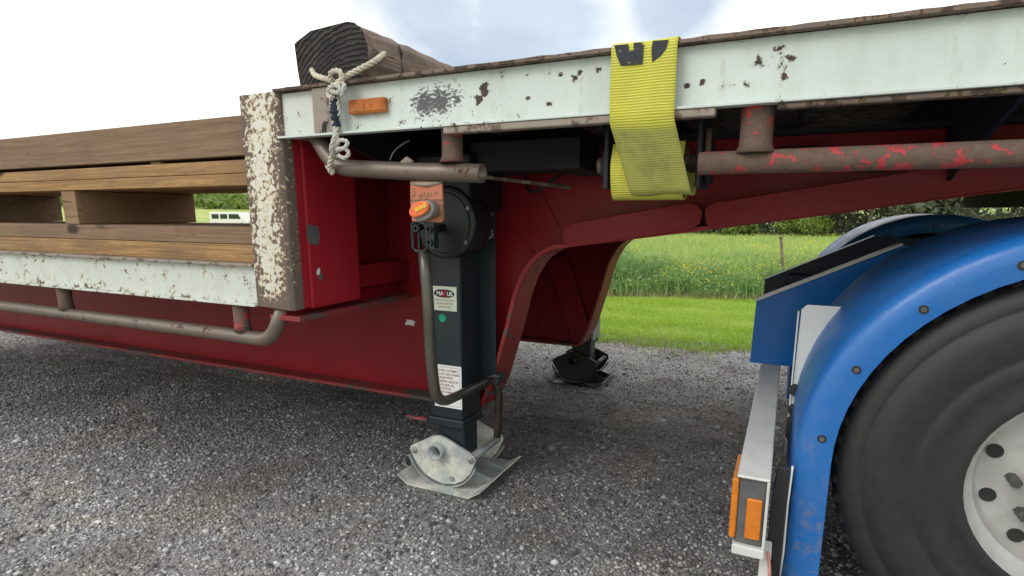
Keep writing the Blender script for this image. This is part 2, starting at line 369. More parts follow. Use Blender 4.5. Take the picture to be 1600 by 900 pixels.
def wood(name, a_, b_):
    n = N(name); oi = n.new('ShaderNodeObjectInfo')
    ofs = n.new('ShaderNodeVectorMath'); ofs.operation = 'ADD'; n.link(n.co, ofs.inputs[0]); n.link(n.math('MULTIPLY', oi.outputs['Random'], 37.), ofs.inputs[1]); n.co = ofs.outputs[0]
    g = n.noise(10, 9, .7, stretch=(.22, 3, 6), dist=.8)
    c = n.mix(n.step(g, .36, .66), a_, b_); c = n.mix(n.math('MULTIPLY', n.step(n.noise(3, 7, .65), .45, .7), .7), c, (.13, .095, .075)); c = n.mix(n.math('MULTIPLY', n.step(n.noise(14, 7, .7, stretch=(.3, 1, 1)), .6, .68), .6), c, (.045, .032, .025))
    c = n.mix(n.math('MULTIPLY', oi.outputs['Random'], .45), c, (.36, .21, .1))
    mk = n.new('ShaderNodeMapping'); mk.inputs['Scale'].default_value = (.45, 1, 1.); n.link(n.co, mk.inputs[0])
    kn_ = n.math('ADD', n.voro(4.2, vec=mk.outputs[0]), n.math('MULTIPLY_ADD', n.noise(30, 4), .06, -.03)); c = n.mix(n.math('SUBTRACT', 1., n.step(kn_, .07, .12)), c, (.05, .03, .02))
    c = n.mix(n.math('MULTIPLY', n.step(n.noise(55, 5, .7, stretch=(.03, 1, 1)), .63, .66), .7), c, (.03, .022, .018))
    n.bump(g, .8, .006); return n.done(c, .8)
M['timber'] = wood('weathered orange brown timber', (.20, .115, .05), (.50, .30, .13))
M['timber_grey'] = wood('weathered grey brown timber', (.13, .09, .06), (.27, .19, .13))
# webbing strap: ribs across the width, dirt
n = N('yellow ribbed webbing')
uv = n.new('ShaderNodeUVMap'); sx = n.new('ShaderNodeSeparateXYZ'); n.link(uv.outputs[0], sx.inputs[0])
rib = n.math('SINE', n.math('MULTIPLY', sx.outputs[1], 2 * math.pi / .0062))
weave = n.math('SINE', n.math('MULTIPLY', sx.outputs[0], 2 * math.pi / .0022))
c = n.mix(n.step(rib, .05, .55), (.52, .49, .05), (.70, .68, .10))
low = n.step(sx.outputs[1], .0, .5)
dr = n.math('MULTIPLY', n.step(n.noise(10, 8, .65), .42, .75), .4)
c = n.mix(dr, c, (.30, .32, .09))
dd = n.step(sx.outputs[1], .175, .19)       # past the bend below the rail: darker, greener, fainter ribs
c = n.mix(n.math('MULTIPLY', dd, .86), c, (.37, .37, .095))
c = n.mix(n.math('MULTIPLY', n.math('MULTIPLY', dd, n.step(n.noise(13, 8, .7), .5, .74)), .55), c, (.12, .13, .06))
n.bump(n.math('MULTIPLY', n.math('ADD', rib, n.math('MULTIPLY', weave, .3)), n.math('MULTIPLY_ADD', dd, -.6, 1.)), .6, .0011); M['strap'] = n.done(c, .75)
n = N('black printed webbing'); uv = n.new('ShaderNodeUVMap')
c = n.mix(n.step(n.noise(90, 5, .7), .62, .7), (.022, .024, .032), (.4, .42, .1)); M['strap_ink'] = n.done(c, .7)
n = N('pale synthetic rope'); c = n.mix(n.noise(60, 5, .7), (.42, .36, .27), (.74, .69, .58)); c = n.mix(n.math('MULTIPLY', n.step(n.noise(12, 4), .5, .7), .5), c, (.3, .27, .22))
n.bump(n.noise(400, 3, .7), .5, .001); M['rope'] = n.done(c, .85)
n = N('grey frayed rope'); c = n.mix(n.noise(60, 5, .7), (.34, .33, .3), (.66, .66, .62)); n.bump(n.noise(400, 3, .7), .5, .001); M['rope_grey'] = n.done(c, .85)

def yard_tone(n, c):
    """driven track, dark and dusty patches, darker band under the trailer, skylight painted into the far gravel: multiplies the stone colours, the stones stay readable"""
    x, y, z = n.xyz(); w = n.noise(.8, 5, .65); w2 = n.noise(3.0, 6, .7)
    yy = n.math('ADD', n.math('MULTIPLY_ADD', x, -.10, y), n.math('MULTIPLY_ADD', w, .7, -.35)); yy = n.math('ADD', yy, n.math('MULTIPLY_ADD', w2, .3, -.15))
    f = n.ramp(n.math('MULTIPLY', yy, .2), [(.20, .70), (.27, .76), (.33, .58), (.41, .42), (.50, .40), (.555, .40), (.575, .37), (.60, .68), (.65, .74), (.72, .80), (1., .95)])  # darker band under the trailer; far end painted lighter for skylight past the deck
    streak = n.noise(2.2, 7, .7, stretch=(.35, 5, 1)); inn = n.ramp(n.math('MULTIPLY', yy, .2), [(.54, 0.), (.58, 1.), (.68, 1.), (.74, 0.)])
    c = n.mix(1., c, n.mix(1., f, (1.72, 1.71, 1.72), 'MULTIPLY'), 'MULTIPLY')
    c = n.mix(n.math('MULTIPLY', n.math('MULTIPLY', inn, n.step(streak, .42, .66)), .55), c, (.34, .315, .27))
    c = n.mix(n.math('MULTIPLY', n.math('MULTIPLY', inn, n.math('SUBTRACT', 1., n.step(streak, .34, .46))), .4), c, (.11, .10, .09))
    blot = n.step(n.noise(2.2, 8, .72), .44, .66)
    c = n.mix(n.math('MULTIPLY', blot, .55), c, n.mix(1., c, (.42, .40, .38), 'MULTIPLY'))
    tan = n.math('MULTIPLY', n.step(n.noise(1.3, 6, .65, dist=1), .50, .68), .6)
    return n.mix(tan, c, n.mix(1., c, (1.22, 1.12, .94), 'MULTIPLY'))
# gravel ground
n = N('gravel bed')
v1 = n.voro(95, 'F1', 'Color'); d1 = n.voro(95, 'F1', 'Distance'); v2 = n.voro(190, 'F1', 'Color'); d2 = n.voro(190)
big = n.noise(.55, 5, .6); med = n.noise(2.2, 6, .65)
bw = n.new('ShaderNodeRGBToBW'); n.link(v1, bw.inputs[0]); bw2 = n.new('ShaderNodeRGBToBW'); n.link(v2, bw2.inputs[0])
c = n.mix(n.step(bw.outputs[0], .2, .85), (.085, .086, .09), (.40, .40, .395))
c = n.mix(.45, c, n.mix(bw2.outputs[0], (.07, .07, .07), (.42, .415, .41)))
c = n.mix(n.math('MULTIPLY', n.step(n.math('ADD', n.math('MULTIPLY', big, .6), n.math('MULTIPLY', med, .4)), .42, .62), .65), c, (.20, .185, .16), 'MIX')
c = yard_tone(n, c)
hh = n.math('ADD', n.math('MULTIPLY', n.math('SUBTRACT', 1., d1), .7), n.math('MULTIPLY', n.math('SUBTRACT', 1., d2), .3))
n.bump(hh, .8, .006); M['gravel'] = n.done(c, .9)
n = N('gravel stones')
g = n.new('ShaderNodeNewGeometry'); rr = g.outputs['Random Per Island']
c = n.ramp(rr, [(0, (.05, .05, .053)), (.28, (.14, .142, .148)), (.6, (.28, .282, .286)), (.86, (.42, .42, .41)), (.97, (.55, .545, .53)), (1, (.70, .69, .67))])
big = n.noise(.55, 5, .6); med = n.noise(2.2, 6, .65)
c = n.mix(n.math('MULTIPLY', n.step(n.math('ADD', n.math('MULTIPLY', big, .6), n.math('MULTIPLY', med, .4)), .46, .62), .35), c, (.23, .21, .175))
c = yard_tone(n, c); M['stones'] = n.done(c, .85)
# vegetation
def leafmat(name, a_, b_, c_, sc=.6, trans=.25):
    n = N(name); g = n.new('ShaderNodeNewGeometry')
    c = n.mix(g.outputs['Random Per Island'], a_, b_); c = n.mix(n.math('MULTIPLY', n.step(n.noise(sc, 5, .6), .4, .65), .7), c, c_)
    n.done(c, .6); b = n.bsdf
    tr = n.new('ShaderNodeBsdfTranslucent'); n.link(c, tr.inputs['Color']); ms = n.new('ShaderNodeMixShader'); ms.inputs[0].default_value = trans
    o = [q for q in n.t.nodes if q.type == 'OUTPUT_MATERIAL'][0]
    n.link(b.outputs[0], ms.inputs[1]); n.link(tr.outputs[0], ms.inputs[2]); n.link(ms.outputs[0], o.inputs[0]); return n.m
M['lawn_blade'] = leafmat('lawn grass', (.27, .44, .04), (.46, .62, .09), (.50, .60, .13), 1.5, .4)
M['weed'] = leafmat('rank green weeds', (.13, .27, .07), (.32, .48, .14), (.22, .33, .14), 1.4, .4)
M['field_grass'] = leafmat('tall field grass', (.32, .45, .11), (.54, .62, .22), (.26, .42, .12), .5, .4)
M['straw'] = leafmat('dry straw', (.36, .31, .16), (.52, .46, .26), (.3, .3, .12), 2.)
M['flower'] = leafmat('yellow flowers', (.62, .60, .03), (.75, .66, .05), (.6, .6, .06))
M['leaf_dark'] = leafmat('grey green eucalypt leaves', (.09, .12, .08), (.20, .23, .15), (.24, .25, .18), .25)
M['leaf_light'] = leafmat('yellow green bush leaves', (.13, .2, .035), (.24, .31, .06), (.2, .27, .06), .5)
M['bark'] = plain('pale grey bark', (.2, .18, .15), .8, .4, 3, .5)
n = N('lawn soil'); c = n.mix(n.noise(6, 8, .7), (.24, .38, .05), (.40, .54, .10)); c = n.mix(n.math('MULTIPLY', n.step(n.noise(2, 6), .55, .7), .5), c, (.2, .22, .08)); n.bump(n.noise(60, 5, .7), 1, .02); M['lawn'] = n.done(c, .9)
n = N('pasture'); c = n.mix(n.noise(.5, 8, .7), (.34, .44, .11), (.52, .58, .19)); c = n.mix(n.math('MULTIPLY', n.step(n.noise(.09, 6, .6, stretch=(1, 3, 1)), .45, .65), .6), c, (.14, .23, .06))
n.bump(n.noise(8, 8, .7), 1, .1); M['field'] = n.done(c, .95)

# ------------------------------------------------------------------ ground and land
def edge_gravel(x): return 4.98 + .19 * x + .09 * math.sin(x * 2.1) + .05 * math.sin(x * 5.3 + 1) + .03 * math.sin(x * 13.7) + .015 * math.sin(x * 31)
def edge_lawn(x): return 8.25 + .30 * x + .12 * math.sin(x * 1.3) + .06 * math.sin(x * 3.7)
def land(x, y):
    d = math.hypot(x, y)
    z = -.02
    if d > 12: z -= .0125 * (min(d, 110) - 12)
    if d > 110: z += .075 * (d - 110) * (1 + .25 * math.sin(x * .02) + .2 * math.sin(y * .013 + 1))
    return min(z, 26)
def sheet(name, xs, f0, f1, rows, z, mat):
    b = MB(); vs = []; nx = len(xs)
    for j in range(rows + 1):
        for x in xs:
            y = f0(x) + (f1(x) - f0(x)) * j / rows; vs.append((x, y, z(x, y) if callable(z) else z))
    b.add(vs, [(j * nx + i, j * nx + i + 1, (j + 1) * nx + i + 1, (j + 1) * nx + i) for j in range(rows) for i in range(nx - 1)], True)
    return tag(b.build(name, mat), kind='structure')
gx = [-14 + 22 * i / 220 for i in range(221)]
sheet('gravel_yard', gx, lambda x: -9., edge_gravel, 6, 0.0, M['gravel'])
sheet('lawn', gx, lambda x: edge_gravel(x) - .25, edge_lawn, 6, -.008, M['lawn'])
rad = [0.5] + [3 * 1.12 ** i for i in range(46)]; ang = 96
b = MB(); vs = [(0, 0, -.02)]
for r_ in rad:
    for k in range(ang):
        t = 2 * math.pi * k / ang; vs.append((r_ * math.sin(t), r_ * math.cos(t), land(r_ * math.sin(t), r_ * math.cos(t))))
fs = [(0, 1 + (k + 1) % ang, 1 + k) for k in range(ang)]
for i in range(len(rad) - 1):
    fs += [(1 + i * ang + k, 1 + i * ang + (k + 1) % ang, 1 + (i + 1) * ang + (k + 1) % ang, 1 + (i + 1) * ang + k) for k in range(ang)]
b.add(vs, fs, True); tag(b.build('field_terrain', M['field']), kind='structure')

def np_mesh(name, verts, tris, mat, label, cat):
    me = bpy.data.meshes.new(name); me.vertices.add(len(verts)); me.vertices.foreach_set('co', verts.astype(np.float32).ravel())
    me.loops.add(tris.size); me.loops.foreach_set('vertex_index', tris.astype(np.int32).ravel())
    me.polygons.add(len(tris)); k = tris.shape[1]
    me.polygons.foreach_set('loop_start', np.arange(0, tris.size, k, dtype=np.int32))
    me.materials.append(mat); me.update(calc_edges=True)
    o = bpy.data.objects.new(name, me); COL.objects.link(o); tag(o, label, cat, kind='stuff'); return o

# loose gravel: icosahedra, squashed and turned
ph = (1 + 5 ** .5) / 2
ico = np.array([(-1, ph, 0), (1, ph, 0), (-1, -ph, 0), (1, -ph, 0), (0, -1, ph), (0, 1, ph), (0, -1, -ph), (0, 1, -ph), (ph, 0, -1), (ph, 0, 1), (-ph, 0, -1), (-ph, 0, 1)], float) / 1.9
icf = np.array([(0, 11, 5), (0, 5, 1), (0, 1, 7), (0, 7, 10), (0, 10, 11), (1, 5, 9), (5, 11, 4), (11, 10, 2), (10, 7, 6), (7, 1, 8), (3, 9, 4), (3, 4, 2), (3, 2, 6), (3, 6, 8), (3, 8, 9), (4, 9, 5), (2, 4, 11), (6, 2, 10), (8, 6, 7), (9, 8, 1)])
FEET = [(-1.40, -1.0, 1.79, 2.18), (-1.40, -1.0, 3.385, 3.775)]
def scatter_stones(regions):
    P = []; SZ = []
    for (x0, x1, y0, y1, dens, s0, s1) in regions:
        m = int((x1 - x0) * (y1 - y0) * dens)
        p = np.column_stack([rng.uniform(x0, x1, m), rng.uniform(y0, y1, m)])
        # keep only the wedge a viewer near the photograph's position can see
        ok = (p[:, 0] > -2.9 * p[:, 1] - 1.2) & (p[:, 0] < .36 * p[:, 1] + .5)
        for a0, a1, b0, b1 in FEET: ok &= ~((p[:, 0] > a0) & (p[:, 0] < a1) & (p[:, 1] > b0) & (p[:, 1] < b1))   # pressed flat under the feet
        p = p[ok]; P.append(p); SZ.append(s0 + (s1 - s0) * rng.beta(.75, 4.2, len(p)))
    P = np.vstack(P); SZ = np.concatenate(SZ); m = len(P)
    base = np.stack([ico * rng.uniform(.72, 1.25, (12, 1)) for _ in range(16)])
    k = rng.integers(0, 16, m); V = base[k] * np.column_stack([rng.uniform(.75, 1.3, m), rng.uniform(.75, 1.2, m), rng.uniform(.45, .85, m)])[:, None, :]
    a = rng.uniform(0, 6.283, m); t = rng.normal(0, .35, m)
    ca, sa, ct, st = np.cos(a), np.sin(a), np.cos(t), np.sin(t)
    x, y, z = V[..., 0], V[..., 1], V[..., 2]
    y, z = y * ct[:, None] - z * st[:, None], y * st[:, None] + z * ct[:, None]
    x, y = x * ca[:, None] - y * sa[:, None], x * sa[:, None] + y * ca[:, None]
    V = np.stack([x, y, z], -1) * SZ[:, None, None]
    V[..., 0] += P[:, 0:1]; V[..., 1] += P[:, 1:2]; V[..., 2] += (SZ * .22)[:, None]
    F = (icf[None] + 12 * np.arange(m)[:, None, None]).reshape(-1, 3)
    return V.reshape(-1, 3), F
V, F = scatter_stones([(-6.8, -4.6, 1.1, 2.2, 5000, .0036, .0145), (-10, -7.5, 2.2, 3.3, 2500, .0040, .014), (-4.6, 1.2, .75, 2.2, 9000, .0030, .0145), (-7.5, 1.6, 2.2, 3.3, 4200, .0036, .014), (-8, 2, 3.3, 5.1, 2400, .0040, .011), (-4.6, 1.2, .75, 4.5, 9, .015, .026)])
np_mesh('loose_gravel', V, F, M['stones'], 'grey crushed stones lying loose over the yard', 'gravel')

def blades(name, n_, fx, hmin, hmax, wid, mat, label, cat, lean=.35, zf=None):
    x, y, hs = fx(n_); m = len(x); h = rng.uniform(hmin, hmax, m) * hs
    a = rng.uniform(0, 6.283, m); dx, dy = np.cos(a), np.sin(a); l = rng.normal(0, lean, m) * h; la = rng.uniform(0, 6.283, m)
    w = wid * rng.uniform(.6, 1.3, m)
    z = np.array([zf(p, q) for p, q in zip(x, y)]) if zf else np.zeros(m) - .008
    mx_, my_ = x + np.cos(la) * l * .35, y + np.sin(la) * l * .35
    V = np.empty((m, 5, 3))
    V[:, 0] = np.column_stack([x - dx * w, y - dy * w, z]); V[:, 1] = np.column_stack([x + dx * w, y + dy * w, z])
    V[:, 2] = np.column_stack([mx_ + dx * w * .8, my_ + dy * w * .8, z + h * .6]); V[:, 3] = np.column_stack([mx_ - dx * w * .8, my_ - dy * w * .8, z + h * .6])
    V[:, 4] = np.column_stack([x + np.cos(la) * l, y + np.sin(la) * l, z + h])
    F = (np.array([(0, 1, 2), (0, 2, 3), (3, 2, 4)])[None] + 5 * np.arange(m)[:, None, None]).reshape(-1, 3)
    return np_mesh(name, V.reshape(-1, 3), F, mat, label, cat)
def dry_pts(m):
    x = rng.uniform(-3.6, 3.6, m); k = rng.integers(0, 9, m)
    e = np.where(k == 0, np.array([edge_gravel(q) for q in x]) - rng.gamma(1.2, .05, m), np.array([edge_lawn(q) for q in x]) + rng.normal(0, .10, m)); return x, e, rng.uniform(.3, 1.2, m)
def stray_pts(m):
    x = rng.uniform(-3.6, 3.6, m); e = np.array([edge_gravel(q) for q in x]) + .12 - rng.gamma(1.3, .09, m) * (1 + np.sin(x * 6 + np.sin(x * 17))); return x, e, rng.uniform(.4, 1., m)
blades('stray_grass', 6000, stray_pts, .02, .05, .0035, M['lawn_blade'], 'ragged tufts of grass creeping onto the gravel edge', 'grass', .6)
blades('dry_grass', 7000, dry_pts, .03, .14, .005, M['straw'], 'dry straw coloured clippings along both edges of the lawn', 'dry grass', .9)
def lawn_pts(m):
    x = rng.uniform(-3.2, 3.4, m); e0 = np.array([edge_gravel(q) for q in x]); e1 = np.array([edge_lawn(q) for q in x])
    y = e0 - .05 + (e1 - e0 + .05) * rng.uniform(0, 1, m) ** .9
    return x, y, .75 + .35 * np.sin(x * 3 + np.sin(y * 5)) * .5 + .2 * np.sin(y * 9)
blades('lawn_grass', 90000, lawn_pts, .025, .055, .0035, M['lawn_blade'], 'short bright green mown grass beyond the gravel', 'grass', .5)
def weed_pts(m):
    x = rng.uniform(-4.2, 4.2, m); e1 = np.array([edge_lawn(q) for q in x]); y = e1 - .15 + rng.gamma(1.8, .85, m)
    bump_ = np.exp(-((x + 2.6) / 1.0) ** 2 - ((y - e1 - 1.3) / 1.5) ** 2) * 1.1
    bump_ *= .62; bump_ += .6 * np.exp(-((x + 1.5) / .6) ** 2 - ((y - e1 - .9) / 1.) ** 2) * .5 + np.exp(-((x - .1) / .9) ** 2) * .35
    cl = .5 + .5 * np.abs(np.sin(x * 4.1 + np.sin(y * 3.3)) * np.sin(y * 3.1 + 2 * np.sin(x * 2.)))
    return x, y, (.26 + bump_ * .75) * cl
blades('rank_weeds', 30000, weed_pts, .3, .9, .010, M['weed'], 'rank green weeds growing along the far side of the lawn', 'weeds', .4, land)
m = 60000; x, y, hh_ = weed_pts(m); z = np.array([land(p, q) for p, q in zip(x, y)]) + rng.uniform(.05, 1.0, m) * hh_ * .85
q = rng.normal(0, 1, (m, 3, 3)) * .017; V = np.stack([x, y, z], -1)[:, None, :] + q
np_mesh('leafy_weeds', V.reshape(-1, 3), np.arange(3 * m).reshape(-1, 3), M['weed'], 'broad leaved weeds mixed through the rank grass at the lawn edge', 'weeds')
m = 9000; x, y, hh_ = weed_pts(m); k_ = x > -1.6; x, y, hh_ = x[k_], y[k_], hh_[k_]; m = len(x); z = np.array([land(p, q) for p, q in zip(x, y)]) + rng.uniform(.6, 1.05, m) * hh_
q = rng.normal(0, 1, (m, 3, 3)) * .009; V = np.stack([x, y, z], -1)[:, None, :] + q
np_mesh('weed_flowers', V.reshape(-1, 3), np.arange(3 * m).reshape(-1, 3), M['flower'], 'tiny yellow weed flowers along the lawn edge', 'flowers')
def field_pts(m):
    y = 9.5 + 42 * rng.uniform(0, 1, m) ** 1.7; x = -y * .75 + rng.uniform(0, 1, m) * y * 1.35
    cl = .55 + .6 * np.abs(np.sin(x * .9 + np.sin(y * .7)) * np.sin(y * .6 + 2 * np.sin(x * .5)))
    return x, y, cl * np.clip(1.05 - y * .016, .3, 1)
blades('field_grass', 70000, field_pts, .2, .5, .014, M['field_grass'], 'tall yellow green grass across the open field', 'grass', .5, land)
m = 16000; x, y, cl = field_pts(m); keep = np.sin(x * .55 + 1.5 * np.sin(y * .4)) > -.1; x, y, cl = x[keep], y[keep], cl[keep]; m = len(x)
z = np.array([land(p, q) for p, q in zip(x, y)]) + rng.uniform(.3, .62, m) * cl; s_ = rng.uniform(.012, .028, m) * (1 + y * .02)
q = rng.normal(0, 1, (m, 3, 3)); q /= np.linalg.norm(q, axis=2)[..., None]
V = np.stack([x, y, z], -1)[:, None, :] + q * s_[:, None, None]
np_mesh('field_flowers', V.reshape(-1, 3), np.arange(3 * m).reshape(-1, 3), M['flower'], 'small yellow flower heads scattered over the field', 'flowers')

# trees and bushes on the far side of the field
def crown_mesh(name, n_, rx, rz, zc, leaf, mat, lumps=9, seed=0):
    g = np.random.default_rng(seed); V = []
    C = np.column_stack([g.normal(0, rx * .5, lumps), g.normal(0, rx * .5, lumps), zc + g.normal(0, rz * .42, lumps)]); rr_ = g.uniform(.32, .6, lumps) * rx
    k = g.integers(0, lumps, n_); d = g.normal(0, 1, (n_, 3)); d /= np.linalg.norm(d, axis=1)[:, None]
    P = C[k] + d * (rr_[k] * g.uniform(.55, 1.05, n_))[:, None] * np.array([1, 1, .75]); P[:, 2] = np.maximum(P[:, 2], .05)
    q = g.normal(0, 1, (n_, 3, 3)) * leaf; V = P[:, None, :] + q
    me = bpy.data.meshes.new(name); me.from_pydata(V.reshape(-1, 3).tolist(), [], np.arange(3 * n_).reshape(-1, 3).tolist()); me.materials.append(mat); return me
crowns = [crown_mesh('tree_crown', 4200, 2.6, 2.9, 3.9, .13, M['leaf_dark'], 12, i) for i in range(4)]
bushm = [crown_mesh('bush_crown', 3600, 1.15, .8, .75, .075, M['leaf_light'], 9, 11 + i) for i in range(2)]
def trunk_mesh(seed):
    b = MB(); r0 = random.Random(seed)
    top = Vector((r0.uniform(-.3, .3), r0.uniform(-.3, .3), 4.2)); b.tube([(0, 0, 0), top * .35 + Vector((.1, 0, 0)), top], .13, 8, rs=[1.2, .8, .35])
    for k in range(5):
        a = r0.uniform(0, 6.28); p = top * r0.uniform(.35, .8); b.tube([p, p + Vector((math.cos(a) * .8, math.sin(a) * .8, .8)), p + Vector((math.cos(a) * 1.5, math.sin(a) * 1.5, 2.0))], .05, 6, rs=[1, .7, .3])
    o = b.build('trunk', M['bark']); me = o.data; bpy.data.objects.remove(o); return me
trunks = [trunk_mesh(i) for i in range(3)]
tl = ['grey green tree in the belt beyond the field', 'taller gum tree standing in the belt beyond the field']
for i in range(26):
    t_ = i / 25; x = -27 + 44 * t_ + random.uniform(-.5, .5); y = 46 + 5 * math.sin(i * 2.3) + (3 if i % 2 else 0)
    o = empty('gum_tree', (x, y, land(x, y)), 'grey green gum tree in the dense belt closing the far side of the field', 'tree', 'gum trees in the belt beyond the field')
    s_ = random.uniform(.9, 1.35); o.scale = (s_ * 1.1, s_ * 1.1, s_); o.rotation_euler.z = random.uniform(0, 6.28)
    c = bpy.data.objects.new('trunk', trunks[i % 3]); COL.objects.link(c); c.parent = o
    c = bpy.data.objects.new('crown', crowns[i % 4]); COL.objects.link(c); c.parent = o
def bush(px, d, s_, k, label, cat='bush'):
    v = at(px, 365, Z=-.1); v = Vector((v.x, v.y, 0)).normalized() * d
    o = empty('round_bush', (v.x, v.y, land(v.x, v.y)), label, cat); o.scale = (s_,) * 3
    c = bpy.data.objects.new('crown', bushm[k]); COL.objects.link(c); c.parent = o
bush(1150, 40, 1.15, 0, 'rounded yellow green bush in front of the tree belt')
bush(1252, 41, 1.2, 1, 'pale green bush at the edge of the tree belt above the blue ramp')
m = 42000; x = rng.uniform(-34, 22, m); y = 44 + 8 * rng.uniform(0, 1, m) + 2 * np.sin(x * .5); z = np.array([land(p, q) for p, q in zip(x, y)]) + rng.uniform(0, 1, m) * (1.3 + .8 * np.abs(np.sin(x * .8) + .5 * np.sin(x * 2.1)))
q = rng.normal(0, .1, (m, 3, 3)); V = np.stack([x, y, z], -1)[:, None, :] + q
np_mesh('belt_undergrowth', V.reshape(-1, 3), np.arange(3 * m).reshape(-1, 3), M['leaf_dark'], 'dull green undergrowth at the foot of the tree belt', 'undergrowth')
# wooded hillside far left: one mass
m = 30000; a = rng.uniform(R(-75), R(-38), m); d = rng.uniform(150, 300, m); x, y = np.sin(a) * d, np.cos(a) * d
z = np.array([land(p, q) for p, q in zip(x, y)]) + rng.uniform(0, 3.5, m) * (.4 + .6 * np.abs(np.sin(x * .11) * np.sin(y * .13)))
q = rng.normal(0, .8, (m, 3, 3)); V = np.stack([x, y, z], -1)[:, None, :] + q
np_mesh('hillside_scrub', V.reshape(-1, 3), np.arange(3 * m).reshape(-1, 3), M['leaf_light'], 'scrub covering the distant green hillside', 'scrub')

# leaning rusty stake in the field
p0 = at(1226, 425, Y=9.2)
o = empty('marker_stake', (p0.x, p0.y, land(p0.x, p0.y)), 'thin rusty steel stake leaning in the weeds above the blue ramp', 'stake')
ptop = at(1220, 372, Y=9.3); MB().tube([(p0.x + .03, p0.y, -.1), ptop], .022, 6).build('shaft', M['rust_dark'], o)
MB().tube([ptop, ptop + Vector((0, 0, .02))], .03, 6).build('cap', M['rust_dark'], o)

# parked white van far away, seen through the gap in the timber
vx = at(368, 345, Y=50); o = empty('parked_van', (vx.x, 50, land(vx.x, 50)), 'small white van parked far off, seen through the gap in the timber', 'van')
lz = o.location.z
def vbox(pts, y0, y1): return MB().prism_xz([(vx.x + a_, lz + b_) for a_, b_ in pts], y0, y1)
vbox([(-3.6, .35), (3.2, .35), (3.2, 1.0), (2.6, 1.15), (1.7, 1.95), (-3.6, 2.0)], 49.2, 51).build('body', M['white_gloss'], o, .08)
for a0, a1 in ((-3.1, -1.9), (-1.6, -.4), (-.1, 1.5)): vbox([(a0, 1.2), (a1 + (.4 if a1 > 1 else 0), 1.2), (a1, 1.75), (a0, 1.75)], 49.17, 49.21).build('window', M['glass'], o)
for a0 in (-2.5, 2.1): MB().tube([(vx.x + a0, 49.15, lz + .38), (vx.x + a0, 49.4, lz + .38)], .38, 16).build('wheel', M['tread'], o)

# ------------------------------------------------------------------ the trailer
T = empty('drop_deck_trailer', TR0, 'red and white drop deck trailer with rusty rails and black landing legs', 'trailer')
def box(x0, x1, y0, y1, z0, z1): return MB().box(x0, x1, y0, y1, z0, z1)
XE, XL = 2.4, -6.0                                 # front end of the neck, rear end of the low deck built
# upper deck
box(-1.64, XE, 1.432, 4.02, 1.452, 1.468).build('deck_plate', M['rust_dark'], T)
box(-1.49, XE, 1.425, 1.432, 1.337, 1.4665).build('side_rail', M['white_rail'], T)
b = MB(); npts = 120; vs = []                      # top flange with an uneven rusty edge
for i in range(npts + 1):
    x = -1.50 + (XE + 1.5) * i / npts; j = random.uniform(-.0016, .0016); k = random.uniform(-.0012, .0012)
    vs += [(x, 1.398 + j, 1.4685), (x, 1.398 + j, 1.477 + k), (x, 1.50, 1.4785), (x, 1.50, 1.469)]
fs = []
for i in range(npts): fs += [(4 * i + a_, 4 * i + (a_ + 1) % 4, 4 * i + 4 + (a_ + 1) % 4, 4 * i + 4 + a_) for a_ in range(4)]
b.add(vs, fs); b.build('top_flange', M['rust_dark'], T)
MB().prism_yz([(1.40, 1.329), (1.432, 1.329), (1.432, 1.3365), (1.40, 1.336)], -1.50, XE).build('bottom_flange', M['white_rail'], T, .0015)
box(-.885, -.175, 1.403, 1.436, 1.310, 1.3285).build('rub_bar', M['rust'], T, .004)
box(-.05, XE, 1.408, 1.434, 1.316, 1.3285).build('rub_bar', M['rust_dark'], T, .004)
b = MB(); a0, a1 = at(489, 175, Y=1.405).x, at(517, 175, Y=1.405).x; hx, hz, hr = at(509, 205, Y=1.405).x, 1.352, .015
pts = [(a0, 1.467), (a0, 1.3375), (hx - hr, 1.3375)] + [(hx + hr * math.cos(t), hz + hr * 1.2 * math.sin(t)) for t in [math.pi - math.pi * k / 8 for k in range(9)]] + [(hx + hr, 1.3375), (a1 + .012, 1.3375), (a1 + .012, 1.467)]
b.prism_xz(pts, 1.4045, 1.4245).build('rope_plate', M['rust'], T, .0015)
box(-1.49, a0 + .02, 1.4215, 1.4245, 1.34, 1.465).build('rail_liner', M['white_low'], T)
# amber reflector on the rail
p, q = at(543, 181, Y=1.40), at(598, 150, Y=1.40)
rf = box(p.x, q.x, 1.405, 1.4245, p.z + .004, q.z).build('rail_reflector', M['amber_dirty'], T, .004, label='weathered orange reflector on the white rail')
MB().box(p.x + .006, (p.x + q.x) / 2 - .006, 1.4035, 1.4055, p.z + .01, q.z - .006).build('lens', M['amber_dirty'], rf)
MB().box((p.x + q.x) / 2 - .004, q.x - .006, 1.403, 1.4055, p.z + .01, q.z - .006).build('lens', M['amber_dirty'], rf)
# corner post and red return panel
pst = MB().prism([(-1.66, 1.412, .80), (-1.655, 1.40, .79), (-1.50, 1.40, .777), (-1.487, 1.412, .777), (-1.487, 1.43, .777), (-1.66, 1.43, .80)], (0, 0, .0))
b = MB(); lo = [(-1.664, 1.45, .785), (-1.664, 1.412, .782), (-1.654, 1.402, .78), (-1.502, 1.402, .774), (-1.488, 1.412, .774), (-1.484, 1.45, .775)]
hi = [(x, y, 1.4715 - .0) for x, y, z in lo]; nn = len(lo)
b.add(lo + hi, [(i, (i + 1) % nn, nn + (i + 1) % nn, nn + i) for i in range(nn)] + [tuple(range(nn))[::-1], tuple(range(nn, 2 * nn))], False)
b.build('corner_post', M['post'], T, .004)
b = MB().box(-1.60, -1.487, 1.4505, 1.482, .776, 1.335); b.build('post_return', M['red_bright'], T, .003)
rp = box(-1.60, -1.480, 1.4825, 1.735, .772, 1.335).build('return_panel', M['red_bright'], T, .006)
